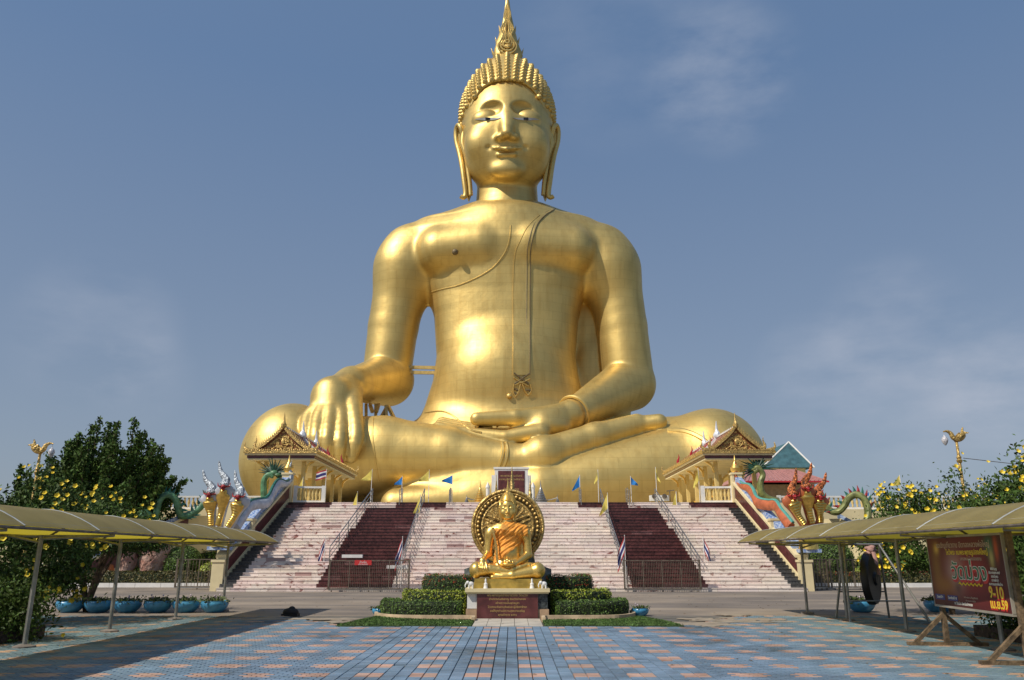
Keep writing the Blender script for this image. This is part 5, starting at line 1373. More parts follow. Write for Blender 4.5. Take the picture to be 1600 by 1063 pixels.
# ------------------------------------------------------------------ pavilions at the head of the stairs
RTILE = mat("red_roof_tile", (.33, .12, .09), .5, var=.25, scale=12)
REDP = mat("red_lacquer", (.42, .02, .03), .4, var=.08)
NAVYP = mat("navy_fascia", (.02, .04, .09), .4)
SILV = mat("silver_finial", (.75, .76, .80), .35, .2, var=.05)
YCREAM = mat("yellow_column", (.70, .52, .20), .5, var=.06)
def profile(f, ztop, zbot, hw):
    """concave gable slope: f 0 at ridge, 1 at the eave"""
    return (hw * f, ztop - (ztop - zbot) * (f ** .78))
def pavilion(cx, flip, label):
    t = thing("pavilion", label, "pavilion", (cx, 51.6, TOPZ), 0, "pavilions flanking the stairs")
    Y1 = 13.0; hw = 2.32; ze = 3.12
    # columns and brackets
    for x in (-1.25, 1.25):
        for y_ in (.75, 3.65, 6.5, 9.4, 12.3):
            m = MB(); m.box((x, y_, 1.5), (.24, .24, 3.0)); m.box((x, y_, .12), (.34, .34, .24)); m.box((x, y_, 2.9), (.32, .32, .12)); c = m.build("column", YCREAM, t)
            for s_ in (-1, 1):
                if s_ * x > 0:
                    m = MB(); m.sweep(crom([(x + s_ * .12, y_, 2.1), (x + s_ * .25, y_, 2.55), (x + s_ * .85, y_, 2.98)], 4), [(.07, .10)] * 9, prof=[(-1, -1), (1, -1), (1, 1), (-1, 1)], up=(0, 1, 0)); m.build("bracket", GOLD2, c)
    for y_ in (.75,):
        for x in (-.6, .6): pass
    m = MB(); m.box((0, Y1 / 2, 3.0), (3.0, Y1 - .6, .14)); m.build("ceiling", CREAM, t)
    # lower skirt roof: eave boards
    zt_ = 3.58
    m = MB()
    V = [(-hw, -.5, ze + .14), (hw, -.5, ze + .14), (hw, Y1 + .4, ze + .14), (-hw, Y1 + .4, ze + .14), (-1.2, .5, zt_), (1.2, .5, zt_), (1.2, Y1 - .6, zt_), (-1.2, Y1 - .6, zt_)]
    m.add(V, [(0, 1, 5, 4), (1, 2, 6, 5), (2, 3, 7, 6), (3, 0, 4, 7)]); m.build("skirt_roof", RTILE, t)
    def ring(z0, z1, o, mt, nm):
        m = MB(); w = hw + o
        m.b2((-w, -.5 - o, z0), (w, -.5 - o + .12, z1)); m.b2((-w, Y1 + .4 + o - .12, z0), (w, Y1 + .4 + o, z1))
        for s_ in (-1, 1): m.b2((s_ * (w - .12), -.5 - o + .121, z0), (s_ * w, Y1 + .4 + o - .121, z1))
        return m.build(nm, mt, t)
    ring(ze - .02, ze + .10, .00, GOLD2 if False else CREAM, "lower_fascia"); ring(ze - .20, ze - .022, -.12, NAVYP if flip is None else MAROON2, "under_fascia"); ring(ze + .102, ze + .26, .08, ORN, "eave_moulding")
    m = MB(); ww = hw - .14
    m.b2((-ww, -.36, ze - .30), (ww, Y1 + .3, ze - .22)); m.build("soffit", CREAM, t)
    # small teeth along the eave
    m = MB(); k = -hw
    while k < hw: m.add([(k, -.60, ze + .262), (k + .12, -.60, ze + .262), (k + .06, -.58, ze + .40), (k, -.54, ze + .262), (k + .12, -.54, ze + .262)], [(0, 1, 2), (1, 4, 2), (4, 3, 2), (3, 0, 2)]); k += .13
    for s_ in (-1, 1):
        k = -.5
        while k < Y1: x = s_ * (hw + .06); m.add([(x, k, ze + .262), (x, k + .12, ze + .262), (x, k + .06, ze + .40), (x - s_ * .05, k, ze + .262), (x - s_ * .05, k + .12, ze + .262)], [(0, 1, 2), (1, 4, 2), (4, 3, 2), (3, 0, 2)]); k += .13
    m.build("eave_teeth", ORN, t, kind="stuff")
    for x in (-hw, hw):
        for y_ in (-.5, Y1 + .4):
            m = MB(); s_ = 1 if x > 0 else -1; m.sweep(crom([(x - s_ * .5, y_, ze + .3), (x - s_ * .1, y_, ze + .38), (x + s_ * .08, y_, ze + .55), (x + s_ * .03, y_, ze + .85)], 4), [.09, .1, .11, .11, .11, .10, .09, .08, .07, .06, .05, .03, .01], 6, up=(0, 1, 0)); m.build("corner_finial", ORN, t, True)
    # tiers of the upper roof
    for i, (ya, yb, zr, hw2, zb_) in enumerate(((-.15, 5.2, 5.0, 1.62, 3.46), (4.7, 9.0, 5.05, 1.75, 3.46), (8.6, 12.6, 4.95, 1.9, 3.40))):
        fs_ = np.linspace(0, 1, 9); prof_ = [profile(f, zr, zb_, hw2) for f in fs_]
        for s_ in (-1, 1):
            m = MB(); n = 9
            V = [(s_ * x, y_, z) for y_ in (ya, yb) for x, z in prof_] + [(s_ * x, y_, z - .07) for y_ in (ya, yb) for x, z in prof_]
            F_ = []
            for k in range(8): F_ += [(k, k + 1, n + k + 1, n + k), (2 * n + k + 1, 2 * n + k, 3 * n + k, 3 * n + k + 1), (k + 1, k, 2 * n + k, 2 * n + k + 1), (n + k, n + k + 1, 3 * n + k + 1, 3 * n + k)]
            F_ += [(8, 26, 35, 17)]
            m.add(V, F_); m.build("roof_slope", RTILE, t, True, 30)
        m = MB(); m.box((0, (ya + yb) / 2, zr + .03), (.14, yb - ya, .12)); m.build("ridge", WHITE, t)
        # bargeboards
        for s_ in (-1, 1):
            m = MB(); pts = [(s_ * (x + .02), ya - .10, z + .04) for x, z in prof_]
            m.sweep(pts, [(.075 if i == 0 else .09, .09 if i == 0 else .12)] * 9, prof=[(-1, -1), (1, -1), (1, 1), (-1, 1)], up=(0, 1, 0)); bg_ = m.build("bargeboard", ORN if i == 0 else WHITE, t)
            m = MB()
            for k in range(14):
                f = .05 + .9 * k / 13; x, z = profile(f, zr, zb_, hw2); x2, z2 = profile(min(1, f + .06), zr, zb_, hw2)
                m.add([(s_ * x, ya - .12, z + .12), (s_ * x2, ya - .12, z2 + .12), (s_ * (x * .5 + x2 * .5 + .06), ya - .10, z + .36), (s_ * x, ya - .04, z + .12), (s_ * x2, ya - .04, z2 + .12)], [(0, 1, 2), (1, 4, 2), (4, 3, 2), (3, 0, 2)])
            m.build("flame_teeth", ORN if i == 0 else REDP, bg_, kind="stuff")
            ex, ez = prof_[-1]
            m = MB(); m.sweep(crom([(s_ * (ex - .15), ya - .1, ez + .1), (s_ * (ex + .12), ya - .1, ez + .12), (s_ * (ex + .20), ya - .1, ez + .35), (s_ * (ex + .10), ya - .1, ez + .62), (s_ * (ex + .14), ya - .1, ez + .9)], 3), [.12, .13, .14, .13, .12, .11, .10, .08, .06, .05, .04, .02, .01], 6, up=(0, 1, 0)); m.build("gable_horn", ORN if i == 0 else REDP, t, True)
            m = MB(); m.box((s_ * ex, ya + .02, ez - .06), (.26, .22, .24)); m.build("gable_block", REDP, t)
        m = MB(); h_ = .95 if i == 0 else 1.15; fk = 1 if i == 0 else 1.7
        m.sweep(crom([(0, ya - .1, zr - .05), (0, ya - .14, zr + .25), (0, ya - .06, zr + .5), (0, ya - .12, zr + h_)], 4), [(a * fk, b * fk) for a, b in [(.14, .14), (.16, .15), (.17, .15), (.15, .13), (.13, .12), (.11, .1), (.09, .09), (.07, .07), (.06, .06), (.05, .05), (.04, .04), (.025, .025), (.008, .008)]], 8, up=(0, 1, 0)); m.build("ridge_finial", ORN if i == 0 else SILV, t, True)
        if i == 0:
            m = MB(); pg = [(s * x * .93, z - .05) for s in (-1,) for x, z in prof_[::-1]] + [(x * .93, z - .05) for x, z in prof_[1:]]
            m.prism([(x, max(z, zb_ + .02)) for x, z in pg], lambda x, z: (x, ya + .02, z), lambda x, z: (x, ya + .10, z)); gb = m.build("gable", mat("gable_ground", (.34, .13, .04), .5), t)
            m = MB(); r2 = random.Random(2)
            for k in range(150):
                f = r2.random() ** .6; x, z = profile(f, zr, zb_, hw2); z0 = zb_ + .08; xx = r2.uniform(-1, 1) * x * .82; zz = z0 + (z - .28 - z0) * r2.random() if z - .28 > z0 else None
                px_, pz_ = abs(xx) / hw2, None
                lim = profile(min(1, max(.02, abs(xx) / hw2)), zr, zb_, hw2)[1] - .22
                zz = z0 + max(0, (lim - z0)) * r2.random()
                if lim < z0: continue
                m.ell((xx, ya + .0, zz), (.075, .045, .06), 6, 4)
            m.sweep([(.42 * math.cos(a), ya - .02, zb_ + .55 + .36 * math.sin(a)) for a in np.linspace(0, 6.283, 17)], [.035] * 17, 5, up=(0, 1, 0))
            m.ell((0, ya - .02, zb_ + .55), (.12, .06, .22), 8, 6)
            m.build("gable_carving", ORN, gb, True)
    # inside: statues' pedestals, gilded figures half seen
    for k, (x, y_) in enumerate(((-.5, 4.5), (.4, 7.5), (-.3, 10.5))):
        m = MB(); m.box((x, y_, .35), (.7, .7, .7)); pdm = m.build("inner_pedestal", CREAM, t)
        m = MB(); m.ell((x, y_, .9), (.32, .3, .2)); m.ell((x, y_, 1.2), (.18, .15, .3)); m.ell((x, y_, 1.6), (.11, .11, .14)); m.lathe((x, y_, 1.68), [(.08, 0), (.01, .2)], 8); m.build("gilt_figure", GOLD2, pdm, True)
    return t
pavilion(-15.05, False, "ornate pavilion with tiered red roof left of the stairs, before the statue's knee")
pavilion(14.75, True, "ornate pavilion with tiered red roof right of the stairs, before the statue's knee")
# gilded bell shapes, small railings of the pavilion terraces
def balustrade(a, b, z, label, n, h=.95, group="white balustrades on the terrace", mtb=None):
    a, b = Vector(a), Vector(b); d = b - a; w = d.length
    t = thing("balustrade", label, "balustrade", (a.x, a.y, z), math.atan2(d.y, d.x), group)
    m = MB(); m.box((w / 2, 0, h - .06), (w, .22, .12)); m.build("top_rail", WHITE, t)
    m = MB(); m.box((w / 2, 0, .08), (w, .24, .16)); m.build("bottom_rail", WHITE, t)
    for x in (0, w): m = MB(); m.box((x, 0, h / 2 + .02), (.24, .26, h + .04)); m.build("post", WHITE, t)
    m0 = MB(); m0.lathe((0, 0, 0), [(.05, 0), (.09, .05), (.05, .12), (.10, .30), (.09, .42), (.05, .58), (.08, .64), (.05, .70)], 8); me_ = m0.mesh("baluster", YCREAM, True)
    for k in range(n): o = link("baluster", me_, t); o.location = (w * (k + 1) / (n + 1), 0, .16); o.scale = (1, 1, (h - .28) / .70)
    return t
balustrade((-13.75, 50.6), (-12.0, 50.75), TOPZ, "short white balustrade before the left pavilion beside the gold bud newel", 7, 1.05)
balustrade((12.15, 50.75), (14.0, 50.6), TOPZ, "short white balustrade before the right pavilion beside the gold bud newel", 7, 1.05)
balustrade((-27.5, 57.4), (-16.8, 57.4), TOPZ, "long white balustrade on the terrace edge left of the pavilion", 34, .95)
balustrade((19.2, 57.4), (34.0, 57.4), TOPZ, "long white balustrade on the terrace edge right of the pavilion", 44, .95)

# ------------------------------------------------------------------ stair side walls with nagas
BLUT = mat("blue_wave_tile", (.02, .12, .42), .3, var=.4, scale=9, col2=(.55, .62, .70))
def smooth_rad(n, a, b, c): return [a + (b - a) * min(1, k / (n * .3)) if k < n * .3 else b + (c - b) * ((k - n * .3) / (n * .7)) for k in range(n)]
def cheek(side, bodymat, crestmat, bellymat, headmat, facemat, label_w, label_n, ptsb, heads, basepx):
    # sloping wall: from the newel at the foot to the one at the top
    Xb, Xt = wm(42.9) + .74, wm(50) + .76
    xs = lambda d: Xb + (Xt - Xb) * (d - 42.9) / 7.4
    ws = thing("stair_wall", label_w, "wall", (side * Xb, 42.9, 0), 0, "sloping side walls of the stairs")
    L = lambda x, d, z: (side * x - side * Xb, d - 42.9, z)
    def slope(d): return (d - 42.0) / RUN * RISE
    segs = ((42.9, 45.4), (45.7, 50.1))
    def slab(name, dz0, dz1, x0, x1, mt, d0=42.9, d1=50.2):
        m = MB(); V = []
        for d in (d0, d1):
            for x in (x0, x1):
                for dz in (dz0, dz1): V.append(L(xs(d) + x, d, slope(d) + dz))
        m.add(V, [(0, 1, 3, 2), (4, 6, 7, 5), (0, 4, 5, 1), (2, 3, 7, 6), (1, 5, 7, 3), (0, 2, 6, 4)]); return m.build(name, mt, ws)
    slab("wall_core", -1.2, 1.12, .06, .52, CREAM)
    slab("lower_band", -.12, .22, -.02, .056, CREAM)
    slab("cap", 1.125, 1.27, -.08, .62, CREAM)
    slab("wave_tiles", 1.275, 1.62, .06, .48, BLUT, 43.4, 50.0)
    for d0, d1 in segs: slab("maroon_panel", .30, 1.02, .03, .058, MAROON2, d0, d1)
    for d, h, nm in ((42.7, 1.45, "foot_newel"), (45.55, 1.5, "middle_newel"), (50.35, 1.6, "top_newel")):
        z0 = slope(d) if d > 43 else 0; m = MB(); m.box(L(xs(d) + .28, d, z0 + h / 2 - .2), (.62, .5, h + .4)); m.box(L(xs(d) + .28, d, z0 + h + .06), (.72, .6, .12)); nw = m.build(nm, CREAM, ws)
        if nm == "top_newel":
            m = MB(); q = L(xs(d) + .28, d, z0 + h + .12); m.lathe(q, [(.22, 0), (.30, .15), (.32, .3), (.2, .5), (.08, .7), (.02, 1.15)], 10); m.build("gold_bud", GOLD2, nw, True)
    # wavy body of the naga along the wall
    t = thing("naga", label_n, "naga", (side * Xb, 42.9, 1.2), 0, "nagas on the stair walls")
    C0 = np.array([side * Xb, 42.9, 1.2])
    n = len(ptsb); D_ = [50.1 - 6.6 * k / (n - 1) for k in range(n)]
    path = [np.array(P(px, py, d)) - C0 for (px, py), d in zip(ptsb, D_)]
    c = crom([tuple(p) for p in path], 6); N_ = len(c)
    rad = [(.20, .10 + .20 * min(1, k / (N_ * .3))) for k in range(N_)]
    m = MB(); m.sweep(c, rad, 10, up=(0, 0.35, 1)); m.build("body", bodymat, t, True)
    m = MB(); up_c = []
    for k, p in enumerate(c):
        a = np.array(c[max(0, k - 1)]); b = np.array(c[min(N_ - 1, k + 1)]); tg = Vector(b - a).normalized(); sd_ = tg.cross(Vector((0, 0.35, 1))).normalized(); w = sd_.cross(tg).normalized()
        up_c.append(tuple(Vector(p) + w * rad[k][1] * 1.02))
    m.sweep(up_c, [(.10, .085)] * N_, 6, up=(0, 0, 1)); m.build("crest", crestmat, t, True)
    # tail flame
    p0 = Vector(c[0]); m = MB()
    m.sweep(crom([tuple(p0 + Vector((0, .05, -.1))), tuple(p0 + Vector((side * -.12, .1, .35))), tuple(p0 + Vector((side * .02, .1, .8))), tuple(p0 + Vector((side * -.10, .1, 1.35)))], 4), [.16, .18, .19, .17, .15, .14, .13, .11, .09, .08, .06, .03, .01], 7, up=(0, 1, 0)); m.build("tail_flame", headmat, t, True)
    # heads
    fx, fy = basepx
    for (bx_, by_, hx_, hy_, tx_, ty_, dd) in heads:
        b0 = np.array(P(bx_, by_, dd)) - C0; h0 = np.array(P(hx_, hy_, dd - .35)) - C0; tp = np.array(P(tx_, ty_, dd - .25)) - C0
        foot = np.array(P(fx, fy, dd + .2)) - C0
        neck = crom([tuple(foot), tuple(b0 + np.array([0, .1, 0])), tuple((b0 + h0) / 2 + np.array([(h0 - b0)[0] * .12, .15, 0])), tuple(h0 + np.array([0, .12, 0])), tuple(h0 + np.array([0, .05, .38]))], 6)
        nn = len(neck); hoodr = [(.20 + .06 * k / nn + .32 * math.exp(-((k - nn * .78) / (nn * .16)) ** 2), .16) for k in range(nn)]
        m = MB(); m.sweep(neck, hoodr, 12, up=(0, -1, 0.05)); hd = m.build("neck", bodymat, t, True)
        bel = [(x, y_ - .13, z) for x, y_, z in crom([tuple(b0), tuple((b0 + h0) / 2 + np.array([(h0 - b0)[0] * .12, .1, 0])), tuple(h0 + np.array([0, .0, .18]))], 11)]
        nb_ = len(bel); rb = [((.17 + .20 * math.exp(-((k / nb_ - .80) / .22) ** 2)) * (1 if k < nb_ - 3 else .6), .065 + (.06 if k % 2 else 0)) for k in range(nb_)]
        m = MB(); m.sweep(bel, rb, 10, up=(0, -1, 0.05)); m.build("belly", bellymat, hd, True, 60)
        q = Vector(h0) + Vector((0, -.10, .30))
        m = MB(); m.ell(q + Vector((0, 0, .08)), (.15, .18, .13), 10, 6); m.ell(q + Vector((-.0, -.20, .0)), (.10, .13, .07), 8, 5); m.ell(q + Vector((0, -.17, -.10)), (.12, .12, .05), 8, 5)
        for s2 in (-1, 1): m.sweep(crom([tuple(q + Vector((s2 * .16, -.05, .05))), tuple(q + Vector((s2 * .30, -.02, .08))), tuple(q + Vector((s2 * .34, 0, .26)))], 3), [.05, .05, .045, .04, .03, .02, .01], 5)
        m.build("face", facemat, hd, True)
        cr = crom([tuple(q + Vector((0, .05, .10))), tuple(q + Vector((-side * .03, .10, .45))), tuple((q * .4 + Vector(tp) * .6) + Vector((side * .02, .05, 0))), tuple(tp)], 5)
        nc_ = len(cr); m = MB(); m.sweep(cr, [((.30 - .017 * k) * (1 if k % 3 else .86) if k < nc_ - 1 else .01, (.24 - .014 * k) * (1 if k % 3 else .86) if k < nc_ - 1 else .01) for k in range(nc_)], 8, up=(0, 1, 0)); m.build("crown", headmat, hd, True)
    ft = np.array(P(fx, fy, 42.8)) - C0
    m = MB(); m.sweep([tuple(ft + np.array([0, 0, -.55])), tuple(ft + np.array([0, 0, -.1])), tuple(ft + np.array([0, .1, .3]))], [.52, .46, .40], 12, up=(0, 1, 0)); m.build("coil", bellymat, t, True)
    m = MB(); m.box(tuple(ft + np.array([0, 0, -.62])), (1.05, .8, .18)); m.build("wave_base", BLUT, t)
NW = mat("naga_pale_grey", (.52, .54, .58), .45, .0, var=.10, scale=3); NTEAL = mat("naga_green_crest", (.03, .16, .11), .4, var=.2, scale=5)
NGOLD = mat("naga_gold_belly", (.80, .54, .14), .30, .85, var=.12, scale=5); NSIL = mat("naga_silver", (.42, .46, .50), .38, .35, var=.25, scale=7, bump=.8, bscale=10)
NRED = mat("naga_orange_red", (.48, .13, .05), .45, var=.15, scale=3); NREDF = mat("naga_red_face", (.40, .03, .03), .4, var=.4, scale=9); NCR = mat("naga_red_crown", (.52, .15, .04), .4, .3, var=.5, scale=9, bump=.8, bscale=10)
PLUME = mat("dark_green_plume", (.02, .075, .045), .5, var=.3, scale=8)
NTEAL2 = mat("naga_teal_crest", (.10, .34, .28), .4, var=.1, scale=5)
cheek(-1, NW, NTEAL, NGOLD, NSIL, NREDF, "sloping cream and maroon side wall left of the stairs", "three headed pale grey naga on the left stair wall",
      [(451, 752), (446, 757), (436, 756), (427, 768), (418, 785), (402, 788), (391, 792), (381, 806), (369, 825)],
      [(331, 822, 328, 783, 317, 734, 43.0), (342, 822, 350, 771, 342, 720, 42.8), (357, 824, 373, 787, 367, 735, 42.6)], (345, 838))
cheek(1, NRED, NTEAL2, NGOLD, NCR, NREDF, "sloping cream and maroon side wall right of the stairs", "three headed orange red naga on the right stair wall",
      [(1153, 752), (1160, 760), (1170, 764), (1177, 772), (1184, 786), (1200, 790), (1212, 791), (1222, 806), (1236, 824)],
      [(1256, 820, 1240, 786, 1244, 731, 42.6), (1268, 819, 1261, 774, 1268, 723, 42.8), (1281, 817, 1281, 787, 1291, 738, 43.0)], (1262, 842))

# outer ramps with green nagas ----------------------------------------
NGRN = mat("naga_green", (.10, .24, .12), .45, var=.25, scale=4); NGRN2 = mat("naga_olive", (.20, .22, .07), .45, .15, var=.25, scale=4)
for side, lb in ((-1, "left"), (1, "right")):
    if side < 0: a, b = P(146, 868, 48.5), P(296, 801, 51.5)
    else: a, b = P(1462, 884, 48.5), P(1312, 806, 51.5)
    t = thing("ramp_wall", f"long maroon and cream ramp wall rising towards the terrace on the {lb}", "wall", (a[0], a[1], 0), 0, "outer ramp walls")
    dx, dy = b[0] - a[0], b[1] - a[1]
    def quad(nm, za0, za1, zb0, zb1, y0, y1, mt, x0=0.0, x1=1.0):
        m = MB(); V = []
        for f, z0, z1 in ((x0, za0, za1), (x1, zb0, zb1)):
            for yy in (y0, y1):
                for z in (z0, z1): V.append((dx * f, dy * f + yy, z))
        m.add(V, [(0, 1, 3, 2), (4, 6, 7, 5), (0, 4, 5, 1), (2, 3, 7, 6), (1, 5, 7, 3), (0, 2, 6, 4)]); m.build(nm, mt, t)
    quad("wall_panel", 0, a[2] - .35, 0, b[2] - .35, 0, .35, CREAM)
    quad("maroon_panel", a[2] - 1.35, a[2] - .36, b[2] - 1.45, b[2] - .36, -.04, -.003, MAROON2)
    quad("cap", a[2] - .345, a[2] - .18, b[2] - .345, b[2] - .18, -.12, .5, CREAM)
    quad("wave_tiles", a[2] - .175, a[2] + .12, b[2] - .175, b[2] + .12, 0, .4, BLUT)
    # landing beyond the ramp
    quad("landing_wall", b[2] - 3, b[2] - .18, b[2] - 3, b[2] - .18, -.02, .4, CREAM, 1.001, 1.35)
    n_t = thing("naga", f"green humped naga lying along the {lb} outer ramp", "naga", a, 0, "green nagas on the outer ramps")
    NB = NGRN if side < 0 else NGRN2; A0_ = np.array(a)
    if side < 0: hump = [(205, 834), (215, 815), (226, 800), (236, 815), (240, 818), (244, 800), (250, 780), (262, 773), (274, 780), (279, 796), (284, 806), (300, 803), (316, 790), (328, 772), (337, 768)]
    else: hump = [(1396, 848), (1388, 830), (1376, 812), (1362, 822), (1356, 815), (1356, 796), (1350, 780), (1338, 773), (1326, 779), (1318, 792), (1308, 800), (1296, 797), (1282, 780), (1272, 768), (1262, 765)]
    dep = [49.0 + 2.6 * k / 14 for k in range(15)]
    c = crom([tuple(np.array(P(x, y_, d)) - A0_) for (x, y_), d in zip(hump, dep)], 5)
    m = MB(); m.sweep(c, [(.22, .22 + .04 * math.sin(k * .3)) for k in range(len(c))], 10, up=(0, 1, 0)); m.build("body", NB, n_t, True)
    for k in range(4, len(c) - 6, 2):
        p = Vector(c[k]); tg = (Vector(c[k + 1]) - Vector(c[k - 1])).normalized(); w = Vector((-tg.z, 0, tg.x)); w = w if (w.z > 0 or (side < 0 and False)) else -w
        cen_ = Vector(np.array(P(262 if side < 0 else 1338, 800, 50)) - A0_)
        if (p - cen_).length < 1.6: w = Vector((p.x - cen_.x, 0, p.z - cen_.z)).normalized()
        m = MB(); m.sweep([tuple(p + w * .18), tuple(p + w * .36 + tg * .05), tuple(p + w * .58 + tg * .16)], [(.12, .04), (.08, .03), (.01, .01)], 5, up=(0, 1, 0)); m.build("spine", NTEAL if side < 0 else NREDF if k % 4 else NTEAL, n_t)
    # upright head with a fan of plumes beside the pavilion
    if side < 0: nk = [(432, 806), (422, 795), (414, 782), (412, 765), (413, 750), (420, 742), (427, 745)]; fan = (428, 741)
    else: nk = [(1216, 785), (1200, 780), (1190, 770), (1188, 755), (1192, 742), (1186, 734), (1178, 738)]; fan = (1184, 733)
    f0 = P(nk[0][0], nk[0][1], 51.2); g_t = thing("dragon", f"green dragon with upright neck and fan of dark plumes by the {lb} pavilion", "dragon", f0, 0, "plumed dragons by the pavilions")
    F0 = np.array(f0); c = crom([tuple(np.array(P(x, y_, 51.2 - .0 * i)) - F0) for i, (x, y_) in enumerate(nk)], 5)
    m = MB(); m.sweep(c, [.27 - .004 * k for k in range(len(c))], 10, up=(0, 1, 0)); m.build("neck", NB, g_t, True)
    fc = Vector(np.array(P(*fan, 51.3)) - F0); m = MB(); m.ell(fc + Vector((0, -.05, .05)), (.28, .2, .2)); m.ell(fc + Vector((-side * .25 if side < 0 else -.25, -.1, -.05)), (.2, .14, .1)); m.build("head", NB, g_t, True)
    for k in range(22):
        a_ = math.radians(-40 + 10.0 * k) if side < 0 else math.radians(0 + 10.0 * k); r_l = rnd.uniform(.8, 1.35); d_ = Vector((math.cos(a_), rnd.uniform(-.1, .3), math.sin(a_)))
        m = MB(); m.sweep([tuple(fc + d_ * .1), tuple(fc + d_ * .5 * r_l), tuple(fc + d_ * r_l + Vector((0, 0, -.06)))], [(.05, .03), (.06, .03), (.01, .01)], 5, up=(0, 1, 0)); m.build("plume", PLUME, g_t)

# ------------------------------------------------------------------ buildings far right
h1 = thing("house", "blue gabled roof with white edges peeping out behind the right pavilion", "house", (29.7, 84, TOPZ))
m = MB(); m.b2((-2.8, 0, -5), (1.5, 8, 5.8)); m.build("wall", CREAM, h1)
m = MB(); V = [(-3.4, -1, 5.8), (2.1, -1, 5.8), (2.1, 9, 5.8), (-3.4, 9, 5.8), (0.2, 0.6, 8.7), (0.2, 6.5, 8.7)]; m.add(V, [(0, 1, 4), (1, 2, 5, 4), (2, 3, 5), (3, 0, 4, 5), (3, 2, 1, 0)]); rf = m.build("roof", mat("blue_green_roof", (.055, .14, .165), .6, var=.15, scale=2), h1)
m = MB(); m.tube(V[1], V[4], .09); m.tube(V[0], V[4], .09); m.build("roof_edge", WHITE, rf)
h2 = thing("house", "low hall with a pinkish tiled hip roof right of the pavilion", "house", (23.4, 68, TOPZ))
m = MB(); m.b2((-3.6, 0, -5), (2.5, 7, 2.7)); m.build("wall", mat("dim_wall", (.25, .19, .12), .8), h2)
m = MB(); V = [(-4.4, -1.2, 2.9), (3.3, -1.2, 2.9), (3.3, 8, 2.9), (-4.4, 8, 2.9), (-2.4, 2.6, 4.25), (1.8, 2.6, 4.25)]; m.add(V, [(0, 1, 5, 4), (1, 2, 5), (2, 3, 4, 5), (3, 0, 4), (3, 2, 1, 0)]); rf = m.build("roof", mat("pink_roof", (.42, .20, .18), .6, var=.1, scale=3), h2)
for k in range(22):
    f = (k + .5) / 22; m = MB(); xb = -4.4 + 7.7 * f; xt_ = -2.4 + 4.2 * f; m.tube((xb, -1.21, 2.92), (xt_, 2.58, 4.26), .05, seg=5); m.build("tile_rib", MATS["pink_roof"], rf)
m = MB(); m.b2((-4.4, -1.24, 2.77), (3.3, -1.18, 2.895)); m.build("eave", REDP, rf)

# ------------------------------------------------------------------ vegetation
GLF = mat("tree_leaf", (0.065, 0.115, 0.02), 0.65, var=0.25, scale=5, attr="tint", spec=0.2)
GLF2 = mat("shrub_leaf", (0.060, 0.105, 0.018), 0.6, var=0.25, scale=5, attr="tint", spec=0.25)
YFL = mat("yellow_blossom", (0.80, 0.60, 0.04), 0.55, var=0.1, scale=5)
def upright_tree(x, y_, z0, H, R, label, seed, nb=46, nl=230, ls=.17, lean=0.0, group=None, trunk=.3):
    r = random.Random(seed); g = np.random.default_rng(seed)
    t = thing("tree", label, "tree", (x, y_, z0), 0, group)
    m = MB(); m.sweep(crom([(0, 0, -.2), (.1, 0, H * .15), (0, .1, H * .32)], 4), [trunk - .012 * k for k in range(9)], 8, up=(0, 1, 0)); m.build("trunk", BARK, t, True)
    limbs = MB(); C_ = []; S_ = []
    for b in range(nb):
        a = r.uniform(0, 2 * math.pi); rr = R * math.sqrt(r.random()); bx, by = rr * math.cos(a), rr * math.sin(a) * .8
        top = H * (1 - .42 * (rr / R) ** 2) * r.uniform(.74, 1.0)
        base = (bx * .12, by * .12, H * r.uniform(.08, .25))
        pts = crom([base, (bx * .55, by * .55, base[2] + (top - base[2]) * .38), (bx * .88 + lean, by * .88, base[2] + (top - base[2]) * .72), (bx + lean * 1.5 + r.uniform(-.2, .2), by, top)], 5)
        limbs.sweep(pts, [.09 * (1 - k / 16) + .01 for k in range(16)], 5, up=(0, 1, 0.1))
        for k in range(nl):
            f = r.random() ** .7; i = min(14, int(f * 15)); ff = f * 15 - i; p = lerp(pts[i], pts[i + 1], ff)
            w = (.30 * (1 - f) + .10) * H / 10
            C_.append((p[0] + r.gauss(0, w), p[1] + r.gauss(0, w), p[2] + r.gauss(0, w * .6))); S_.append(ls * r.uniform(.6, 1.15))
    limbs.build("limbs", BARK, t, True)
    link("crown", leaf_mesh("crown", C_, S_, GLF, g, aspect=2.2), t)
    return t
upright_tree(-26.4, 50.5, 0, 11.0, 4.7, "big dark upright tree rising behind the left canopy", 3, nb=135, nl=330, ls=.16, lean=.4)
upright_tree(-31.4, 52, 0, 8.6, 1.9, "narrow dark tree left of the big one, around the golden lamp post", 8, nb=20, nl=260, ls=.16)
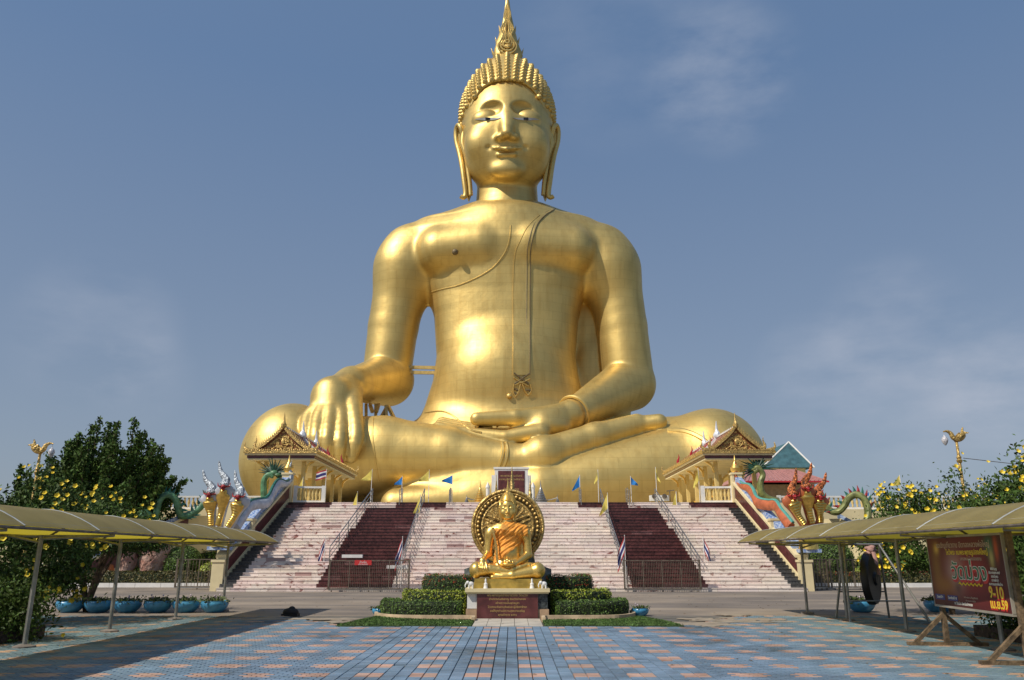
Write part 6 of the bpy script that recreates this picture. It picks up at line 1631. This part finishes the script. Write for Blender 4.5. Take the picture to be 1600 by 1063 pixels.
def shrub(x, y_, rx, ry, H, label, seed, n=15000, flowers=110, zmin=.15, group=None, ls=.07, cat="shrub"):
    r = random.Random(seed); g = np.random.default_rng(seed)
    t = thing("flowering_shrub", label, cat, (x, y_, 0), 0, group)
    m = MB(); 
    for k in range(7):
        a = r.uniform(0, 6.28); m.sweep(crom([(0, 0, 0), (.3 * math.cos(a), .3 * math.sin(a), H * .3), (rx * .5 * math.cos(a), ry * .5 * math.sin(a), H * .7)], 4), [.09 - .008 * i for i in range(9)], 6, up=(0, 1, .1))
    m.build("stems", BARK, t, True)
    # leafy clusters: shoots ending in tufts
    nc_ = 240; cl = []
    while len(cl) < nc_:
        p = g.uniform(-1, 1, 3)
        q = np.linalg.norm(p)
        if .45 < q < 1: cl.append((p[0] * rx, p[1] * ry, max(zmin, H * .52 + p[2] * H * .48 * (1.0 if p[2] < 0 else r.uniform(.8, 1.25)))))
    cl = np.array(cl); idx = g.integers(0, nc_, n); sp = g.normal(0, .22, (n, 3)) * np.array([1, 1, .8])
    C_ = cl[idx] + sp; C_[:, 2] = np.maximum(C_[:, 2], .05)
    link("foliage", leaf_mesh("foliage", C_, g.uniform(.6, 1.2, n) * ls, GLF2, g, aspect=2.3), t)
    fm_ = MB()
    for k in range(5):
        a = 2 * math.pi * k / 5; fm_.add([(0, 0, -.02), (.055 * math.cos(a - .62), .055 * math.sin(a - .62), .02), (.072 * math.cos(a), .072 * math.sin(a), .035), (.055 * math.cos(a + .62), .055 * math.sin(a + .62), .02)], [(0, 1, 2, 3)])
    fme = fm_.mesh("blossom", YFL)
    extra_ = MB()
    for k in range(flowers):
        for _ in range(60):
            c = cl[r.randrange(nc_)]
            d = Vector((c[0] / rx, c[1] / ry, (c[2] - H * .5) / (H * .5)))
            if d.length > .72 and d.y < .35 and d.z > -.5: break
        d.normalize(); d = (d + Vector((0, -.5, .1))).normalized()
        p = Vector(c) + d * r.uniform(.30, .55) + Vector((r.gauss(0, .15), r.gauss(0, .1), r.gauss(0, .12)))
        if k >= 290:
            Mx = Matrix.Translation(p) @ (d + Vector((r.uniform(-.5, .5), -1.0, r.uniform(-.2, .5)))).normalized().to_track_quat('Z', 'Y').to_matrix().to_4x4() @ Matrix.Scale(r.uniform(.8, 1.4), 4)
            extra_.add([Mx @ Vector(q_) for q_ in fm_.v], fm_.f); continue
        o = link("blossom", fme, t); o.location = p
        o.rotation_mode = 'QUATERNION'; o.rotation_quaternion = (d + Vector((r.uniform(-.6, .6), -1.0 + r.uniform(-.5, .3), r.uniform(-.2, .5)))).normalized().to_track_quat('Z', 'Y'); s_ = r.uniform(.6, 1.15); o.scale = (s_,) * 3
    if extra_.v: extra_.build('blossoms', YFL, t, kind='stuff')
    return t
SG = "yellow flowering shrubs behind the canopies"
shrub(-13.6, 16.2, 2.3, 2.2, 3.15, "dark yellow flowering shrub in the planter at the far left edge", 21, n=19000, flowers=230, group=SG)
shrub(-13.1, 21.6, 1.8, 2.0, 3.6, "yellow flowering shrub behind the left canopy between the first posts", 22, n=19000, flowers=190, group=SG, zmin=1.0)
shrub(-13.7, 26.6, 2.2, 2.0, 3.6, "yellow flowering shrub nearest the big dark tree on the left", 23, n=17000, flowers=170, group=SG, zmin=2.2)
shrub(13.6, 25.6, 2.5, 2.2, 4.0, "yellow flowering shrub at the left end of the right hand row", 24, n=22000, flowers=290, group=SG, zmin=1.6)
shrub(14.0, 20.6, 2.3, 2.3, 4.25, "tall yellow flowering shrub below the golden swan lamp on the right", 25, n=24000, flowers=290, group=SG, zmin=1.3)
shrub(12.6, 15.9, 1.8, 2.4, 3.2, "yellow flowering shrub behind the billboard at the right edge", 26, n=19000, flowers=200, group=SG)
shrub(11.6, 12.6, 1.5, 1.6, 3.0, "yellow flowering shrub nearest the camera, right of the billboard", 27, n=12000, flowers=120, group=SG)
# low sprays and planter boxes
DIRTB = mat("dark_brick", (.07, .05, .045), .9, var=.4, scale=12, bump=.5, bscale=30)
for x0, x1, y0, y1, lb in ((-16.0, -10.2, 14.5, 18.2, "low dark brick planter box around the left shrub's foot"), (10.2, 14.5, 13.2, 18.4, "low dark brick planter box behind the billboard")):
    pbx = thing("planter_box", lb, "planter box", (x0, y0, 0))
    w, h_ = x1 - x0, y1 - y0
    for nm, lo, hi in (("side_wall", (0, 0, 0), (w, .16, .26)), ("side_wall", (0, h_ - .16, 0), (w, h_, .26)), ("side_wall", (0, .162, 0), (.16, h_ - .162, .26)), ("side_wall", (w - .16, .162, 0), (w, h_ - .162, .26))):
        m = MB(); m.b2(lo, hi); m.build(nm, DIRTB, pbx)
    m = MB(); m.b2((.16, .16, 0), (w - .16, h_ - .16, .2)); m.build("soil", LAWN, pbx)
for x, y_, sd_, lb in ((-10.6, 17.2, 31, "loose leafy sprays rising from the left planter box by the first post"), (11.0, 17.4, 32, "dark low bush filling the planter behind the billboard"), (10.9, 15.2, 33, "dark low bush under the billboard's right half")):
    shrub(x, y_, .75, .8, 1.15, lb, sd_, n=6500, flowers=8, zmin=.2, ls=.05)

LB2 = mat("bronze_hedge_leaf", (0.115, 0.10, 0.025), 0.55, var=0.3, scale=5, attr="tint")
hedge([(-27.5, 48.5), (-22, 48.5), (-17.2, 48.5)], .7, .1, .78, "long bronze green hedge behind the white kerb on the left", LB2, n_per=240, ls=.07, group="long hedges behind the kerbs")
hedge([(17.6, 48.6), (21, 48.6), (25.5, 48.6)], .7, .1, .72, "long hedge with red flowers behind the white kerb on the right", LB2, n_per=240, ls=.07, red=.10, group="long hedges behind the kerbs")
for a, b, s_ in ((-40, -16.4, "left"), (17.0, 40, "right")):
    k = a
    ks = thing("kerb", None, None); ks['kind'] = 'structure'
    while k < b - .1:
        m = MB(); m.b2((k + .01, 47.9, 0), (min(b, k + 1.5) - .01, 48.1, .24)); m.build("kerb_stone", WHITE, ks); k += 1.5
m = MB(); m.b2((-45, 48.1, 0), (-15.9, 57, .14)); m.b2((16.4, 48.1, 0), (45, 57, .14)); m.build("garden_soil", LAWN, kind='structure')
def ball(x, y_, R, label, lm=LEAFD, z=.1, n=5200, sq=1.0, group="round clipped bushes in the garden"):
    t = thing("bush", label, "bush", (x, y_, z), 0, group); g = np.random.default_rng(int(abs(x) * 100))
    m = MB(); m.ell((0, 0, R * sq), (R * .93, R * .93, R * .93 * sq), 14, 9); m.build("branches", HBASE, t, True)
    d = g.normal(size=(n, 3)); d /= np.linalg.norm(d, axis=1, keepdims=True)
    C_ = d * R * g.uniform(.93, 1.02, (n, 1)) * np.array([1, 1, sq]) + np.array([0, 0, R * sq])
    link("foliage", leaf_mesh("foliage", C_, g.uniform(.035, .07, n), lm, g, normals=d), t)
p = G(283, 905); ball(-20.2, 50.0, 1.15, "round clipped green bush beside the red rock on the left")
ball(19.6, 49.9, 1.30, "large dark round bush right of the right newel", z=.2)
ball(-18.2, 49.4, .75, "small bright bush behind the left barricade", LEAFY, z=.2, n=2500, sq=.8)
ball(22.0, 50.3, .8, "smaller bright bush right of the large dark round one", LEAFY, z=.3, n=2500)
ball(-26.8, 50.2, .95, "dark round bush left of the garden bench", n=3000)
ball(20.9, 49.2, .62, "low yellow green bush before the cream wall on the right", LEAFY, n=2200, sq=.8)
hedge([(-24.5, 49.6), (-21.6, 49.6)], .6, .15, .95, "short bright hedge behind the long one, left of the rock", LEAFY, n_per=200, ls=.07)
hedge([(-25, 52.4), (-17.5, 52.4)], 1.0, .15, 1.9, "tall dark hedge at the foot of the left ramp", LEAFD, n_per=160, ls=.09, rough=.12)
# rocks
ROCK = mat("red_rock", (.30, .125, .085), .85, var=.3, scale=1.6, bump=.8, bscale=4, col2=(.42, .30, .24), detail=8)
def rock(x, y_, sx, sy, sz, label, seed, tilt=.2):
    r = random.Random(seed); m = MB(); m.ell((0, 0, sz * .7), (sx, sy, sz), 18, 12); off = [r.uniform(0, 6) for _ in range(6)]
    for i, (a, b, c) in enumerate(m.v):
        k = 1 + .16 * math.sin(a * 3.1 / sx + off[0] + c) + .12 * math.sin(b * 4 / sy + off[1] + c * 2) + .10 * math.sin(c * 5 / sz + off[2] + a * 2) + r.uniform(-.05, .05)
        m.v[i] = (a * k + c * tilt, b * k, max(0, c * k))
    o = m.build("rock", ROCK, None, True, 28); o.location = (x, y_, .1); tag(o, label, "rock", "red rocks in the left garden")
rock(-22.1, 49.5, .95, .7, 1.75, "tall reddish rock leaning right in the left garden", 1, .28)
rock(-23.7, 49.4, .62, .5, .95, "smaller dark red rock at the foot of the tall one", 2, .3)
# green and white footbridge rails and bench in the left and right gardens
RAILG = mat("green_iron", (.10, .28, .12), .5)
for x0, x1, y_, lb, sd in ((-30, -25.2, 50.4, "green and white garden bridge rail in the left garden", -1), (21.7, 24.4, 49.4, "arched green iron garden gate behind the right hedge", 1)):
    t = thing("garden_rail", lb, "railing", (x0, y_, .1)); w = x1 - x0
    m = MB(); m.sweep([(w * k / 12, 0, 1.15 + .55 * math.sin(math.pi * k / 12) * (1 if sd > 0 else .1)) for k in range(13)], [.05] * 13, 6, up=(0, 1, 0)); m.build("top_rail", RAILG if sd > 0 else WHITE, t, True)
    m = MB(); m.sweep([(w * k / 12, 0, .2) for k in range(13)], [.05] * 13, 6, up=(0, 1, 0)); m.build("bottom_rail", RAILG, t, True)
    for k in range(13): m = MB(); m.tube((w * k / 12, 0, .2), (w * k / 12, 0, 1.13 + .55 * math.sin(math.pi * k / 12) * (1 if sd > 0 else .1)), .03, seg=6); m.build("bar", RAILG if k % 3 or sd > 0 else WHITE, t)
# figure-like small garden ornaments
for px_, y_, lb, cm in ((172, 49.2, "small orange garden figure left of the rock", mat("orange_figure", (.55, .16, .04), .5, var=.3)), (182, 49.6, "cream garden figure beside the small orange one", CREAM)):
    q = P(px_, 890, y_); t = thing("garden_figure", lb, "figure", (q[0], y_, .14), 0, "garden figures"); m = MB(); m.lathe((0, 0, 0), [(.22, 0), (.24, .1), (.16, .5), (.26, .8), (.22, 1.1), (.08, 1.22), (.08, 1.3)], 12); m.build("robe", cm, t, True); m = MB(); m.ell((0, 0, 1.42), (.13, .13, .16)); m.build("head", CREAM, t, True)
# golden swan lamp posts ----------------------------------------------
def lamp(x, y_, H, face, label):
    t = thing("street_lamp", label, "street lamp", (x, y_, 0), 0, "golden swan lamp posts"); s_ = face; t.scale = (.68,) * 3; H = H / .68
    m = MB(); m.lathe((0, 0, 0), [(.16, 0), (.16, .3), (.09, .4), (.07, H - 1.4), (.12, H - 1.35), (.14, H - 1.25), (.09, H - 1.2), (.12, H - 1.1), (.07, H - 1.0), (.06, H - .35), (.12, H - .28)], 12); m.build("pole", ORN, t, True)
    b = crom([(-s_ * .42, 0, H + .42), (-s_ * .36, 0, H + .20), (-s_ * .40, 0, H), (-s_ * .15, 0, H - .18), (s_ * .12, 0, H - .12), (s_ * .24, 0, H + .12), (s_ * .42, 0, H + .22), (s_ * .60, 0, H + .20)], 4)
    m = MB(); m.sweep(b, [(.03 + .11 * math.sin(math.pi * min(1, k / (len(b) - 1)) ** .9) ** 1.2, .03 + .09 * math.sin(math.pi * k / (len(b) - 1))) for k in range(len(b))], 8, up=(0, 1, 0)); m.build("swan", ORN, t, True)
    for q in (-1, 1):
        m = MB(); m.sweep([(-s_ * .05, q * .1, H - .1), (-s_ * .32, q * .2, H + .12), (-s_ * .55, q * .24, H + .10)], [(.05, .10), (.04, .09), (.01, .02)], 6, up=(0, 0, 1)); m.build("wing", ORN, t, True)
    m = MB(); m.tube((s_ * .58, 0, H + .2), (s_ * .58, 0, H + .0), .012); m.lathe((s_ * .58, 0, H - .50), [(.03, 0), (.10, .1), (.16, .25), (.13, .38), (.05, .46), (.02, .52)], 12); m.build("lantern", mat("lantern_glass", (.62, .60, .62), .3, var=.25, scale=14), t, True)
a = P(64, 700, 27.5); lamp(a[0], 27.5, 5.4, 1, "golden swan lamp post rising through the trees at far left")
a = P(1496, 700, 27.0); lamp(a[0], 27.0, 5.75, -1, "golden swan lamp post above the yellow flowering shrubs on the right")
w = [P(1505 + 14 * k, 716 + 1.6 * k - .0 * k, 27) for k in range(8)]; m = MB(); m.sweep(w, [.012] * 8, 5); tag(m.build("cable", IRON), "thin cable running right from the right swan lamp", "cable")
# distant treeline --------------------------------------------------------
for i, (x, y_, R, H) in enumerate(((-50, 110, 7, 8), (-62, 120, 8, 9), (-75, 125, 9, 10), (-95, 140, 10, 11), (52, 110, 7, 8), (66, 125, 9, 9), (82, 130, 9, 10), (102, 145, 10, 11))):
    t = thing("distant_tree", "far rounded tree on the horizon, %s on the %s side" % (("nearest the terrace", "second from the terrace", "third from the terrace", "farthest out")[i % 4], "left" if i < 4 else "right"), "tree", (x, y_, 0), 0, "distant trees"); g = np.random.default_rng(50 + i)
    m = MB(); m.tube((0, 0, 0), (0, 0, H * .5), .35); m.build("trunk", BARK, t, True)
    d = g.normal(size=(5000, 3)); d /= np.linalg.norm(d, axis=1, keepdims=True); C_ = d * g.uniform(.5, 1, (5000, 1)) ** .5 * np.array([R, R, H * .45]) + np.array([0, 0, H * .55]); link("crown", leaf_mesh("crown", C_, g.uniform(.3, .6, 5000), GLF, g, normals=d), t)
print("objects", len(bpy.data.objects))
